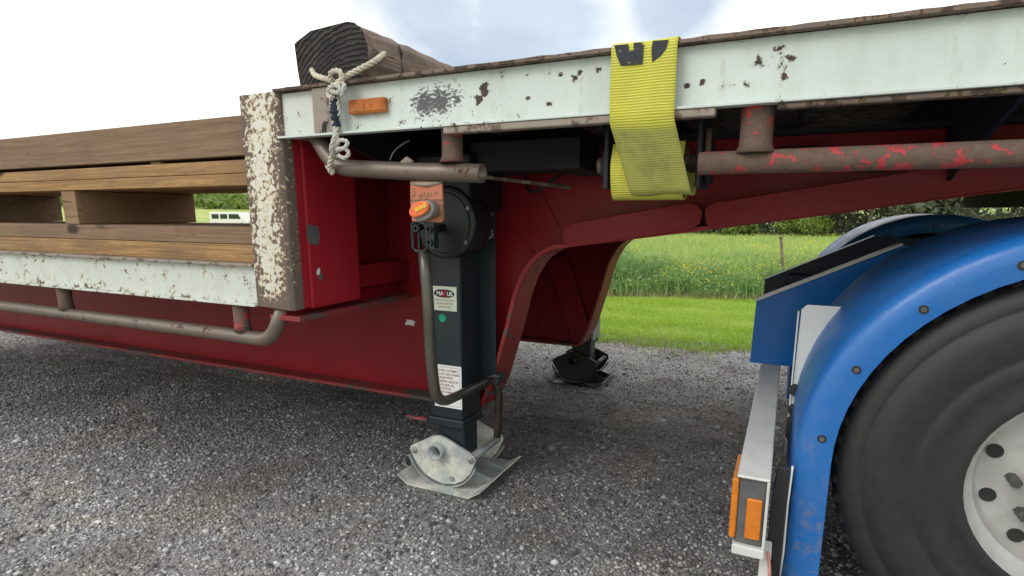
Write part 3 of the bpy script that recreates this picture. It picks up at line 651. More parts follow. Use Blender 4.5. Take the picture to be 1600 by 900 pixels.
# marks on the panel (its face is the plane X=-1.480)
def patch(name, mat, px, py, w, h, parent, X=None, Y=None, jag=.35, off=.0012, n_=14, label=None):
    c = at(px, py, X=X, Y=Y); rr = random.Random(px * 7 + py); b = MB(); pts = []
    for k in range(n_):
        t = 2 * math.pi * k / n_; s_ = 1 - jag * rr.random()
        ex = 1 / max(abs(math.cos(t)), abs(math.sin(t)))
        u, v = w / 2 * math.cos(t) * s_ * min(ex, 1.35), h / 2 * math.sin(t) * s_ * min(ex, 1.35)
        pts.append((X + off * .3, c.y + u, c.z + v) if X is not None else (c.x + u, Y - off * .3, c.z + v))
    b.prism(pts, (off * .7, 0, 0) if X is not None else (0, -off * .7, 0)); return b.build(name, mat, parent, label=label)
patch('paint_scar', M['dark_grey'], 489, 367, .062, .075, rp, X=-1.480, jag=.25)
patch('paint_scar', M['white_torn'], 498, 424, .022, .026, rp, X=-1.480, jag=.6)
patch('paint_scar', M['dark_grey'], 501, 433, .024, .028, rp, X=-1.480, jag=.5, off=.0018)
# bulkhead between the decks and the low outrigger
box(-1.615, -1.601, 1.735, 3.985, .928, 1.4515).build('bulkhead', M['red'], T)
box(-1.615, -1.601, 1.735, 2.079, .80, .9275).build('bulkhead_foot', M['red'], T)
box(-1.60, -1.50, 1.737, 2.079, .81, .90).build('crossmember', M['red'], T, .004)
box(-1.62, -1.48, 1.42, 2.08, .735, .752).build('outrigger_flange', M['flange_dust'], T, .002)
box(-1.56, -1.55, 1.43, 2.08, .752, .80).build('outrigger_web', M['red'], T)
# low deck to the rear
box(XL, -1.665, 1.425, 1.437, .785, .915).build('low_rail', M['white_low'], T)
MB().prism_yz([(1.40, .777), (1.437, .777), (1.437, .785), (1.40, .785)], XL, -1.668).build('low_rail_flange', M['white_low'], T, .0015)
MB().prism_yz([(1.40, .9155), (1.50, .9155), (1.50, .925), (1.40, .925)], XL, -1.667).build('low_rail_cap', M['rust'], T, .002)
box(XL, -1.62, 1.502, 4.0, .905, .92).build('low_deck_plate', M['rust_dark'], T)
box(XL, -1.665, 3.99, 4.02, .78, .90).build('low_far_rail', M['white_low'], T)
for k in range(9):
    x = -1.95 - .5 * k
    box(x - .05, x + .05, 1.45, 3.98, .80, .9045).build('low_crossmember', M['dark'], T)
# main beams: web, flange that follows the swan neck
curve = [(-1.118, .312), (-1.068, .412), (-1.035, .52), (-.994, .66), (-.962, .78), (-.925, .868), (-.875, .935), (-.80, .978), (-.72, .990), (-.262, 1.055), (.033, 1.097), (.6, 1.178), (1.1, 1.20), (XE, 1.20)]
cv = [(-1.118, .312)] + [(p.x, p.z) for p in smoothpath([(a_, 0, b_) for a_, b_ in curve[1:-1]], 5)] + [curve[-1]]
def beam(y, near):
    yy = y - .005
    web = [(XL, .312), (XL, .80), (-1.66, .80), (-1.66, 1.335), (XE, 1.335)] + cv[::-1]
    w = MB().prism_xz(web, yy, yy + .01).build('beam_web', M['red'], T)
    b = MB(); th = .014; y0, y1 = y - .085, y + .085; vs = []; m = len(cv)
    for i, (x, z) in enumerate(cv):
        a_, c_ = cv[max(i - 1, 0)], cv[min(i + 1, m - 1)]; t = Vector((c_[0] - a_[0], 0, c_[1] - a_[1])).normalized(); nr = Vector((t.z, 0, -t.x))
        p = Vector((x, 0, z)); qv = p + nr * th
        vs += [(p.x, y0, p.z), (qv.x, y0, qv.z), (qv.x, y1, qv.z), (p.x, y1, p.z)]
    fs = []
    for i in range(m - 1): fs += [(4 * i + k, 4 * i + 4 + k, 4 * i + 4 + (k + 1) % 4, 4 * i + (k + 1) % 4) for k in range(4)]
    fs += [(0, 1, 2, 3), tuple(4 * (m - 1) + k for k in (3, 2, 1, 0))]
    b.add(vs, fs, False); b.build('neck_flange', M['flange'], T)
    for q in (-.011, .011):       # weld bead where web and flange meet
        MB().tube([(x - .004 * (1 if z < .9 else 0) + random.uniform(-.0008, .0008), y + q, z + .004 + random.uniform(-.0008, .0008)) for x, z in cv], .0045, 6).build('weld_bead', M['flange'], T)
    box(XL, -1.125, y0, y1, .296, .3115).build('bottom_flange', M['flange_dust'], T, .002)
    box(-1.66, XE, y - .07, y + .07, 1.3355, 1.350).build('top_flange_plate', M['dark'], T)
    return w
w1 = beam(2.085, True); w2 = beam(3.33, False)
# doubler plates on the near beam
def dbl(x0, z0, x1, z1, h0, h1, y, nm='doubler_plate'):
    c = .03
    pts = [(x0 + c * .2, z0 + .02), (x0 + c, z0), (x1 - c, z1), (x1 - c * .2, z1 + .02), (x1, z1 + h1 - c), (x1 - c * .5, z1 + h1 - c * .3), (x1 - c * 1.6, z1 + h1), (x0 + c, z0 + h0), (x0, z0 + h0 - c * .6)]
    return MB().prism_xz(pts, y - .012, y).build(nm, M['red'], T, .002)
dbl(-.755, .975, -.268, 1.045, .085, .086, 1.9995); dbl(-.262, 1.046, .62, 1.172, .085, .085, 1.9995)
dbl(-.755, .975, -.268, 1.045, .085, .086, 3.2445); dbl(-.262, 1.046, .62, 1.172, .085, .085, 3.2445)
# slanting stiffener on both webs (thin proud straps) and bolt-on far gusset
for y in (2.079, 3.324):
    MB().prism_xz([(-1.48, .335), (-1.455, .335), (-1.10, .93), (-1.125, .93)][::-1], y - .012, y).build('web_stiffener', M['red'], T, .002) if y > 3 else None
MB().prism_xz([(v_.x, v_.z) for v_ in [at(*q_, Y=3.275) for q_ in ((852, 404), (884, 398), (921, 512), (911, 536), (896, 536))]], 3.268, 3.3245).build('web_gusset', M['red'], T, .003)
MB().prism_xz([(-1.025, 1.06), (-1.02, 1.068), (-.90, .94), (-.908, .935)], 2.073, 2.0795).build('web_stiffener', M['red'], T)
MB().prism_xz([(-.94, 1.26), (-.93, 1.262), (-.80, 1.05), (-.81, 1.045)], 2.073, 2.0795).build('web_stiffener', M['red'], T)
# crossmembers under the upper deck, between and outside the beams
for k in range(9):
    x = -1.30 + .42 * k
    box(x - .03, x + .03, 1.437, 3.98, 1.352, 1.451).build('crossmember', M['dark'], T)
for x in (-1.30, -.46, .38, 1.22):
    MB().prism_yz([(1.45, 1.351), (2.078, 1.351), (2.078, 1.15), (1.95, 1.2), (1.45, 1.32)], x - .005, x + .005).build('outrigger', M['dark'], T)
box(-1.62, XE, 3.99, 4.02, 1.33, 1.45).build('far_side_rail', M['white_rail'], T)
for x in (-1.45, -.35, .75): box(x - .05, x + .05, 2.10, 3.32, 1.12, 1.30).build('tie_member', M['dark'], T)
box(-1.02, -.62, 1.78, 1.98, 1.235, 1.335).build('tool_box', M['dark'], T, .006)
MB().tube([at(752, 276, Y=1.6), at(892, 293, Y=1.75)], .006, 8).build('brace_rod', M['rust_dark'], T)
MB().tube(smoothpath([at(640, 219, Y=1.62), at(628, 226, Y=1.61), at(616, 236, Y=1.6), at(609, 250, Y=1.6)]), .0022, 6).build('loose_wire', M['wire'], T)
for k, (ya, za) in enumerate(((2.055, 1.285), (2.045, 1.255))):     # air hoses and wiring clipped along the near web
    pts = [(-1.55 + .22 * i, ya + random.uniform(-.008, .004), za + (.0 if i % 2 else -.022) + random.uniform(-.006, .006)) for i in range(18)]
    MB().tube(smoothpath(pts, 5), .009 if k else .012, 8).build('air_hose', M['rubber'], T)
MB().tube(smoothpath([(-.93, 2.05, 1.25), (-.90, 2.0, 1.19), (-.84, 1.95, 1.175), (-.78, 1.98, 1.22), (-.74, 2.04, 1.26)], 6), .006, 8).build('air_hose', M['rubber'], T)
# rope rails
def blend(pts, rad): return arcpath(pts, rad, 8)
prail = MB().tube(blend([at(494, 212, Y=1.46), at(524, 262, Y=1.46), at(640, 268, Y=1.46), at(754, 271, Y=1.46)], .07), .0262, 24, hollow=.004).build('rope_rail', M['pipe'], T)
def stub(px, Y, z0, z1, r, parent):
    x = at(px, 230, Y=Y).x; zz = [z0 + (z1 - z0) * k / 6 for k in range(7)]
    return MB().tube([(x, Y, z) for z in zz], r, 20, rs=[1.28, 1.02, 1, 1, 1, 1.02, 1.1]).build('rail_stub', M['red_pipe'], parent)
stub(707, 1.462, 1.24, 1.333, .030, prail)
b = MB(); x = at(638, 255, Y=1.46).x; b.tube([(x - .02, 1.455, 1.243), (x, 1.455, 1.25), (x + .02, 1.455, 1.244)], .012, 8, rs=[.5, 1, .5]).build('weld_bead', M['rust'], prail)
prail2 = MB().tube([(-.211, 1.46, 1.213), (.2, 1.46, 1.212), (XE, 1.46, 1.212)], .0262, 24, hollow=.004).build('rope_rail', M['red_pipe'], T)
stub(1180, 1.462, 1.232, 1.333, .035, prail2)
MB().tube([(1.0, 1.462, 1.232), (1.0, 1.462, 1.333)], .033, 16).build('rail_stub', M['red_pipe'], prail2)
prail3 = MB().tube(blend([at(444, 478, Y=1.44), at(424, 532, Y=1.44), (-1.90, 1.44, .655), (XL, 1.44, .655)], .06), .0255, 20, hollow=.004).build('rope_rail', M['pipe'], T)
for x in (at(378, 500, Y=1.44).x, -2.9, -4.1): MB().tube([(x, 1.44, .675), (x, 1.44, .70), (x, 1.44, .777)], .027, 16, rs=[1.2, 1, 1.05]).build('rail_stub', M['red_pipe'], prail3)
# small lamp bracket welded under the rope rail
p, q = at(643, 347, Y=1.455), at(692, 284, Y=1.455)
br = MB().prism_xz([(p.x + .004, p.z + .002), (q.x - .008, p.z), (q.x, p.z + .008), (q.x - .002, q.z), (p.x + .002, q.z + .004), (p.x, (p.z + q.z) / 2)], 1.452, 1.460).build('lamp_bracket', M['orange'], T, .0015)
MB().tube([(p.x + .004, 1.455, q.z - .003), ((p.x + q.x) / 2, 1.45, q.z - .007), (q.x - .002, 1.455, q.z - .003)], .006, 8, rs=[.8, 1.2, .8]).build('weld_bead', M['rust'], br)
box(p.x + .002, q.x - .004, 1.4505, 1.4523, p.z + .062, p.z + .066).build('bracket_crease', M['rust_dark'], br)
lc = at(661, 328, Y=1.425)
def oval(c, L, W_, y0, y1, ang_, n_=28):
    pts = []
    for k in range(n_):
        t = 2 * math.pi * k / n_; u = math.copysign(abs(math.cos(t)) ** .8, math.cos(t)) * L; v = math.sin(t) * W_
        pts.append((c.x + u * math.cos(ang_) - v * math.sin(ang_), c.z + u * math.sin(ang_) + v * math.cos(ang_)))
    return MB().prism_xz(pts, y0, y1, True)
lamp = oval(lc + Vector((.004, 0, -.003)), .040, .027, 1.415, 1.451, R(22)).build('marker_lamp', M['grey_plastic'], br, .006, label='small oval amber marker lamp on the bracket')
# keep nesting at three levels: the lens and cells belong to the bracket
oval(lc + Vector((-.002, 0, .002)), .036, .020, 1.404, 1.4155, R(22)).build('lamp_lens', M['amber_lens'], br, .005)
for k in range(3):
    c_ = lc + Vector((-.006 + .013 * k, 0, .001 + .005 * k)); MB().tube([(c_.x, 1.4045, c_.z), (c_.x, 1.4015, c_.z)], .0072, 12).build('lamp_cell', M['led'], br, .001)

# ---- strap winch
wx0, wx1 = -.445, -.225
wn_ = box(wx0 - .012, wx0, 1.50, 1.66, 1.16, 1.333).build('strap_winch', M['dark'], T, .003)
box(wx1, wx1 + .012, 1.50, 1.66, 1.16, 1.333).build('side_plate', M['dark'], wn_, .003)
MB().tube([(wx0 - .05, 1.58, 1.225), (wx1 + .05, 1.58, 1.225)], .022, 14).build('spool', M['rust_dark'], wn_)
MB().tube([(wx1 + .014, 1.58, 1.225), (wx1 + .03, 1.58, 1.225)], .055, 18).build('ratchet_wheel', M['dark'], wn_)
MB().tube([(wx1 + .022, 1.535, 1.30), (wx1 + .022, 1.53, 1.21)], .008, 8).build('pawl', M['red_pipe'], wn_)
MB().tube([(wx0 - .016, 1.58, 1.225), (wx0 - .030, 1.58, 1.225)], .05, 18).build('end_disc', M['dark'], wn_)

# ---- landing legs
def landing_leg(dy, mat_foot, mat_foot2, mat_leg, near):
    D = lambda y: y + dy
    X0, X1 = -1.25, -1.10
    leg = box(X0, X1, D(1.84), D(1.992), .296, 1.30).build('landing_leg', mat_leg, T, .010, label='near black landing leg' if near else 'far black landing leg')
    box(X0 - .006, X1 + .006, D(1.834), D(1.992), .268, .300).build('collar', mat_leg, leg, .004)
    box(X0 + .012, X1 - .010, D(1.870), D(1.978), .13, .296).build('inner_tube', mat_leg, leg, .010)
    box(-1.35, -1.032, D(1.9925), D(1.9995), .42 if near else .7, 1.30).build('mount_plate', mat_leg, leg, .002)
    # foot: two cheek plates, rocker band, rods, tray with turned-up lips and gussets
    ch = [(-1.352, .118), (-1.362, .135), (-1.355, .152), (-1.335, .163), (-1.245, .212), (-1.215, .219), (-1.185, .212), (-1.075, .168), (-1.056, .158), (-1.050, .140), (-1.058, .118), (-1.078, .078), (-1.108, .045), (-1.15, .022), (-1.20, .014), (-1.25, .022), (-1.295, .045), (-1.33, .08)]
    for y in (1.846, 2.085):
        hole = [(-1.218 + .0325 * math.cos(t), .158 + .0325 * math.sin(t)) for t in [math.pi / 2 + 2 * math.pi * k / 24 for k in range(25)]]
        k0 = 5
        MB().prism_xz(ch[:k0 + 1] + (hole if True else []) + ch[k0:], D(y), D(y + .010)).build('cheek_plate', mat_foot, leg)
    arc = [(-1.205 + .165 * math.cos(t), .172 + .165 * math.sin(t)) for t in [R(-158 + 136 * k / 16) for k in range(17)]]
    arc2 = [(-1.205 + .171 * math.cos(t), .172 + .171 * math.sin(t)) for t in [R(-158 + 136 * k / 16) for k in range(17)]]
    MB().prism_xz(arc + arc2[::-1], D(1.838), D(1.852)).build('rocker_band', mat_foot2, leg)
    MB().prism_xz([(a_, max(b_, .0095)) for a_, b_ in arc] + [(a_, max(b_ - .0, .0085)) for a_, b_ in arc2[::-1]], D(2.08), D(2.10)).build('rocker_band', mat_foot2, leg)
    MB().tube([(-1.218, D(1.812), .158), (-1.218, D(1.945), .158)], .033, 28, hollow=.006).build('axle_tube', mat_foot2, leg)
    MB().tube([(-1.218, D(1.925), .158), (-1.218, D(1.93), .158)], .0268, 20).build('bore_shade', M['dark'], leg)  # dark disc paints the shade inside the hollow axle tube
    for x, z in ((-1.338, .137), (-1.072, .142)):
        MB().tube([(x, D(1.856), z), (x, D(2.086), z)], .0135, 14).build('foot_rod', mat_foot2, leg)
        MB().tube([(x, D(1.837), z), (x, D(1.8465), z)], .0155, 6, caps=True).build('bolt', M['zinc'] if near else mat_foot2, leg, .002)
        MB().tube([(x, D(1.829), z), (x, D(1.838), z)], .008, 10).build('bolt', M['zinc'] if near else mat_foot2, leg)
    MB().tube([(-1.16, D(1.838), .045), (-1.16, D(1.8465), .045)], .010, 8).build('bolt', M['galv_grey'] if near else mat_foot2, leg)
    prof = [(-1.392, .034), (-1.340, .002), (-1.062, .002), (-1.008, .034), (-1.004, .031), (-1.058, -.004), (-1.344, -.004), (-1.396, .031)]
    MB().prism_xz([(a_, b_ + .0055) for a_, b_ in prof], D(1.795), D(2.175)).build('foot_tray', mat_foot, leg)
    for y in (1.93, 2.04):
        MB().prism_xz([(-1.335, .0065), (-1.065, .0065), (-1.02, .034), (-1.12, .06), (-1.28, .06), (-1.38, .034)], D(y), D(y + .006)).build('gusset', mat_foot2, leg)
    return leg
L1 = landing_leg(0, M['galv'], M['galv_grey'], M['black'], True)
L2 = landing_leg(1.595, M['black_foot'], M['black_foot'], M['black'], False)
pa_, pb_ = at(636, 652, Y=1.94), at(668, 644, Y=1.94); MB().box(pa_.x, pb_.x, 1.93, 1.95, pa_.z, pa_.z + .013).build('lock_pin', M['red_pipe'], L1, .003)
MB().tube([(-1.262, 1.94, pa_.z - .01), (-1.262, 1.94, pa_.z + .026)], .012, 10).build('pin_boss', M['black'], L1)
box(-1.098, -1.085, 3.44, 3.585, .30, .75).build('sunlit_side', M['galv_grey'], L2, .002)  # pale plate stands for sunlight on the far leg's right face
# gearbox
gb = MB().tube([(-1.085, 1.71, 1.065), (-1.085, 1.84, 1.065)], .125, 40).build('gearbox', M['gear'], L1, .012)
MB().tube([(-1.085, 1.704, 1.065), (-1.085, 1.712, 1.065)], .105, 40).build('gearbox_cover', M['gear'], L1, .006)
box(-1.21, -.99, 1.73, 1.99, 1.10, 1.30).build('gearbox_housing', M['gear'], L1, .015)
for k in (0, 1):
    t = R(-35 + 60 * k); MB().tube([(-1.085 + .113 * math.cos(t), 1.7, 1.065 + .113 * math.sin(t)), (-1.085 + .113 * math.cos(t), 1.712, 1.065 + .113 * math.sin(t))], .0075, 6).build('bolt', M['bolt'], L1)
for z in (1.18, 1.10, 1.02):
    MB().tube([(-1.058, 1.972, z), (-1.058, 1.9925, z)], .016, 6).build('bolt', M['bolt'], L1, .002)
    MB().tube([(-1.058, 1.989, z), (-1.058, 1.9925, z)], .022, 14).build('washer', M['galv_grey'], L1)
MB().tube([(-1.095, 1.60, 1.03), (-1.085, 1.70, 1.05)], .014, 12).build('input_shaft', M['black'], L1)
# crank handle with its folding joint
ja, jb = at(644, 347, Y=1.60), at(668, 393, Y=1.60)
b = MB()
loop_ = [(ja.x + .008, ja.z), (ja.x + .032, ja.z), (jb.x, ja.z - .008), (jb.x, jb.z + .012), (jb.x - .012, jb.z), (ja.x + .012, jb.z), (ja.x, jb.z + .012), (ja.x, ja.z - .008)]
b.tube([Vector((x, 1.60, z)) for x, z in loop_ + loop_[:1]], .0062, 8)
b.box(jb.x - .004, jb.x + .028, 1.598, 1.625, jb.z + .01, ja.z - .004)
b.tube([(ja.x + .017, 1.592, ja.z - .02), (ja.x + .017, 1.625, ja.z - .02)], .0125, 14, hollow=.006)
b.tube([(jb.x + .013, 1.588, ja.z - .022), (jb.x + .013, 1.60, ja.z - .022)], .011, 12, hollow=.004)
b.tube([(jb.x + .013, 1.588, jb.z + .03), (jb.x + .013, 1.60, jb.z + .03)], .011, 12, hollow=.004)
b.box(ja.x + .02, ja.x + .026, 1.60, 1.612, jb.z + .008, ja.z - .03)
cj = b.build('crank_joint', M['black'], L1)
hp = arcpath([at(662, 390, Y=1.612), at(669, 470, Y=1.612), at(673, 560, Y=1.612), at(682, 634, Y=1.63), at(762, 596, Y=1.90)], .075, 10)
MB().tube(hp, .0198, 20, rs=[1] * (len(hp) - 8) + [1 - .02 * k for k in range(8)]).build('crank_handle', M['handle'], L1)
g0 = at(771, 593, Y=1.93)
MB().tube(smoothpath([at(748, 604, Y=1.86), at(764, 594, Y=1.92), at(774, 597, Y=1.94), at(779, 612, Y=1.945), at(779, 640, Y=1.945), at(777, 682, Y=1.945)], 8), .0155, 18).build('crank_grip', M['grip'], L1)
ring = [at(768 + 10 * math.cos(t), 602 + 14 * math.sin(t), Y=1.915) for t in [2 * math.pi * k / 18 for k in range(19)]]
MB().tube(ring, .0035, 8).build('retaining_ring', M['black'], L1)
MB().box(-1.02, -.985, 1.93, 1.99, .44, .475).build('crank_hook', M['black'], L1, .004)

# stickers: flat prints on the leg's camera-side face
def text(body, size, x, y, z, mat, parent, name='lettering', sx_=1, bold=0, align='LEFT'):
    cu = bpy.data.curves.new(name, 'FONT'); cu.body = body; cu.size = size; cu.align_x = align; cu.extrude = .0001; cu.offset = bold
    t = bpy.data.objects.new(name, cu); COL.objects.link(t); bpy.context.view_layer.update()
    me = bpy.data.meshes.new_from_object(t.evaluated_get(bpy.context.evaluated_depsgraph_get())); bpy.data.objects.remove(t)
    me.transform(Matrix.Translation(Vector((x, y, z)) - origin(parent)) @ Matrix.Rotation(R(90), 4, 'X') @ Matrix.Diagonal((sx_, 1, 1, 1)))
    me.materials.clear(); me.materials.append(mat)
    o = bpy.data.objects.new(name, me); COL.objects.link(o); o.parent = parent; return o
YF = 1.8385
a_, c_ = at(677, 484, Y=YF), at(713, 450, Y=YF)
sx0, sx1, sz0, sz1 = a_.x, c_.x, a_.z, c_.z + .003
st1 = box(sx0, sx1, YF, 1.8398, sz0, sz1).build('leg_sticker', M['label'], L1, label='pale green maker sticker with a black oval')
cxx = (sx0 + sx1) / 2; w_ = sx1 - sx0; h_ = sz1 - sz0; oz = sz1 - h_ * .29
oval(Vector((cxx - .002, 0, oz)), w_ * .43, h_ * .17, YF - .0006, YF, 0).build('oval_print', M['ink_black'], L1)
text('MA', .021, cxx - w_ * .34, YF - .0008, oz - .0075, M['ink_white'], L1, bold=.0004)
text('US', .021, cxx + w_ * .10, YF - .0008, oz - .0075, M['ink_white'], L1, bold=.0004)
text('X', .041, cxx - w_ * .14, YF - .0012, oz - .0145, M['ink_red'], L1, bold=.0008, sx_=.9)
for k, s_ in enumerate(('HEAVY DUTY LEGS', 'SALES & SERVICE', 'SPARE PARTS')):
    text(s_, .0098, cxx, YF - .0004, sz1 - h_ * (.60 + .14 * k), M['ink_brown'], L1, align='CENTER')
gd = at(691, 497, Y=YF); MB().tube([(gd.x, YF - .0002, gd.z), (gd.x, 1.8399, gd.z)], .0155, 24).build('dot_sticker', M['green_dot'], L1)
a_, c_ = at(681, 630, Y=YF), at(721, 575, Y=YF)
wx_0, wx_1 = a_.x - .004, c_.x - .001; wz1, wz0 = c_.z + .003, a_.z - .01
box(wx_0, wx_1, YF, 1.8398, wz0, wz1).build('leg_sticker', M['label_white'], L1, label='white warning sticker with red brown lettering')
b = MB(); e = .0075
for q in ((wx_0 + e, wx_1 - e, wz1 - e - .0012, wz1 - e), (wx_1 - e - .0012, wx_1 - e, wz0 + e, wz1 - e), (wx_0 + e, wx_0 + e + .0012, wz0 + e, wz1 - e), (wx_0 + e, wx_1 - e, wz0 + e, wz0 + e + .0012)):
    b.box(q[0], q[1], YF - .0003, YF, q[2], q[3])
b.build('sticker_border', M['dark_grey'], L1)
for k, s_ in enumerate(('DO NOT ATTEMPT', 'TO LIFT OR LOWER', 'TRAILER WITH', 'LANDING GEAR IN', 'HIGH GEAR, AS', 'THIS COULD', 'CAUSE DAMAGE')):
    text(s_, .0125, wx_0 + .010, YF - .0004, wz1 - .026 - .0145 * k, M['ink_brown'], L1, sx_=.92, bold=.0002)
patch('torn_sticker', M['white_torn'], 642, 504, .062, .030, w1, Y=2.08, jag=.5, off=.004)

# ------------------------------------------------------------------ things on the trailer
# hardwood baulk
bk = empty('timber_baulk', (-1.29, 1.9, 1.478), 'thick weathered hardwood baulk lying across the deck edge under the rope', 'timber')
rr = random.Random(5); ring0 = [(-1.418, 1.486), (-1.425, 1.53), (-1.427, 1.58), (-1.421, 1.602), (-1.405, 1.616), (-1.35, 1.630), (-1.25, 1.640), (-1.215, 1.640), (-1.185, 1.630), (-1.163, 1.608), (-1.152, 1.565), (-1.156, 1.53), (-1.19, 1.4795), (-1.28, 1.4795), (-1.385, 1.4795)]
b = MB(); vs = []; ny = 26; m = len(ring0)
for j in range(ny):
    y = 1.43 + 1.3 * (j / (ny - 1)) ** 1.3
    for i, (x, z) in enumerate(ring0):
        s_ = .0035; zz = max(z + rr.uniform(-s_, s_), 1.4795); vs.append((x + rr.uniform(-s_, s_), y + (rr.uniform(-.006, .006) if j == 0 else 0), zz))
fs = [(j * m + i, (j + 1) * m + i, (j + 1) * m + (i + 1) % m, j * m + (i + 1) % m) for j in range(ny - 1) for i in range(m)] + [tuple(range(m))[::-1], tuple((ny - 1) * m + i for i in range(m))]
b.add(vs, fs, False); bo = b.build('block', M['hardwood'], bk, .004)
MB().tube([(-1.153, 1.585, 1.612), (-1.152, 1.60, 1.585), (-1.153, 1.592, 1.56), (-1.154, 1.605, 1.535), (-1.157, 1.60, 1.53)], .004, 5, rs=[.5, 1.2, .8, 1, .3]).build('crack', M['ink_black'], bk)
MB().tube([(-1.153, 1.46, 1.57), (-1.152, 1.50, 1.562), (-1.153, 1.56, 1.566)], .003, 5, rs=[.3, 1.1, .3]).build('crack', M['ink_black'], bk)

# rope: three-strand lay
def lay(path, r, turns, mat, name, parent, n_=5, strand=.56):
    P = smoothpath(path, 14); m = len(P); L = sum((P[i + 1] - P[i]).length for i in range(m - 1)); b = MB()
    step = 2; Q = []; 
    # resample evenly
    want = max(int(L / (r * .55)), 12); acc = [0]
    for i in range(m - 1): acc.append(acc[-1] + (P[i + 1] - P[i]).length)
    j = 0
    for k in range(want + 1):
        s_ = L * k / want
        while j < m - 2 and acc[j + 1] < s_: j += 1
        t = (s_ - acc[j]) / max(acc[j + 1] - acc[j], 1e-9); Q.append(P[j].lerp(P[j + 1], min(max(t, 0), 1)))
    t0 = (Q[1] - Q[0]).normalized(); u = t0.cross(Vector((.3, .5, .8))).normalized(); fr = []
    for i in range(len(Q)):
        t = (Q[min(i + 1, want)] - Q[max(i - 1, 0)]).normalized(); u = (u - t * u.dot(t)).normalized(); fr.append((u.copy(), t.cross(u)))
    for s in range(3):
        pts = []
        for i, q in enumerate(Q):
            a = 2 * math.pi * (s / 3 + turns * L * i / want); pts.append(q + (fr[i][0] * math.cos(a) + fr[i][1] * math.sin(a)) * r * .5)
        b.tube(pts, r * strand, n_ + 2)
    return b.build(name, mat, parent)
kn = at(523, 118, Y=1.40)
rp0 = empty('tie_rope', kn, 'pale twisted rope knotted round the baulk and down to the rope rail', 'rope')
F = lambda px, py, Y=1.385: at(px, py, Y=Y)
lay([at(600, 84, Y=1.50), at(585, 96, Y=1.43), at(562, 108, Y=1.405), at(540, 120, Y=1.395), at(526, 130, Y=1.385)], .0085, 22, M['rope'], 'strand', rp0)
lay([at(493, 112, Y=1.62), at(488, 108, Y=1.46), at(492, 117, Y=1.412), at(505, 122, Y=1.39), at(520, 126, Y=1.385)], .0085, 22, M['rope'], 'strand', rp0)
lay([F(516, 124), F(518, 113, 1.378), F(530, 111, 1.376), F(534, 122, 1.378), F(527, 132, 1.372), F(516, 137, 1.38), F(513, 148, 1.385), F(520, 153, 1.376)], .0078, 22, M['rope'], 'knot', rp0)
lay([F(534, 128), F(538, 136, 1.376), F(530, 144, 1.372), F(518, 142, 1.374), F(522, 132, 1.37), F(533, 140, 1.368), F(535, 150, 1.376)], .0072, 22, M['rope_grey'], 'knot', rp0)
lay([F(519, 150, 1.388), F(521, 175, 1.388), F(524, 200, 1.386), F(526, 225, 1.386), F(519, 245, 1.405), F(515, 262, 1.418), F(520, 272, 1.43)], .0088, 20, M['rope'], 'strand', rp0)
lay([F(527, 150, 1.392), F(529, 175, 1.392), F(527, 197, 1.392), F(523, 214, 1.378), F(518, 232, 1.38), F(521, 244, 1.392)], .0075, 20, M['rope_grey'], 'strand', rp0)
lay([F(524, 228, 1.385), F(532, 219, 1.38), F(543, 222, 1.382), F(538, 231, 1.376), F(527, 233, 1.374)], .006, 24, M['rope_grey'], 'knot', rp0)
lay([F(527, 236, 1.385), F(538, 232, 1.38), F(545, 240, 1.382), F(538, 247, 1.376), F(529, 243, 1.374)], .006, 24, M['rope_grey'], 'knot', rp0)
lay([F(520, 268, 1.425), F(512, 258, 1.46), F(517, 242, 1.49), F(526, 244, 1.44)], .0085, 20, M['rope'], 'strand', rp0)
b = MB(); P = smoothpath([F(523, 150, 1.39), F(523, 165, 1.39), F(524, 180, 1.39), F(526, 198, 1.39)], 6)
b.tube(P, .0155, 10, rs=[.7 + .35 * rr.random() for _ in P]); b.build('cloth_wrap', M['navy'], rp0, label='dark navy cloth wrapped round the rope')

# yellow webbing strap
stp = empty('webbing_strap', (-.335, 1.39, 1.30), 'wide yellow ribbed webbing strap hanging over the white rail to its winch', 'strap')
def ribbon(path, x0, x1, th, mat, name, parent, xs=None, nx=8, uv0=0, sag=0):
    m = len(path); L = [0]
    for i in range(m - 1): L.append(L[-1] + math.dist(path[i], path[i + 1]))
    me = bpy.data.meshes.new(name); o0 = origin(parent); vs = []; uvs = []; fs = []
    for i, (y, z) in enumerate(path):
        a, c = path[max(i - 1, 0)], path[min(i + 1, m - 1)]; t = Vector((c[0] - a[0], c[1] - a[1])).normalized(); nr = Vector((t.y, -t.x)) 
        dx = xs(L[i]) if xs else 0
        for side in (0, 1):
            for k in range(nx + 1):
                f = k / nx; w = sag * math.sin(f * math.pi * 2.2 + L[i] * 14) * min(1, L[i] * 6)
                vs.append((x0 + (x1 - x0) * f + dx - o0.x, y + nr.x * (side * th + w) - o0.y, z + nr.y * (side * th + w) - o0.z)); uvs.append(((x1 - x0) * f, L[i] + uv0))
    W2 = 2 * (nx + 1)
    for i in range(m - 1):
        for k in range(nx):
            a = i * W2 + k; fs += [(a, a + 1, a + 1 + W2, a + W2), (a + nx + 1, a + nx + 1 + W2, a + nx + 2 + W2, a + nx + 2)]
        a = i * W2; fs += [(a, a + W2, a + W2 + nx + 1, a + nx + 1), (a + nx, a + 2 * nx + 1, a + 2 * nx + 1 + W2, a + nx + W2)]
    me.from_pydata(vs, [], fs); ul = me.uv_layers.new(name='UVMap')
    for lp in me.loops: ul.data[lp.index].uv = uvs[lp.vertex_index]
    me.polygons.foreach_set('use_smooth', [True] * len(fs)); me.materials.append(mat); me.update()
    o = bpy.data.objects.new(name, me); COL.objects.link(o); o.parent = parent; return o
def yz(pts, n_=8): return [(p.y, p.z) for p in pts]
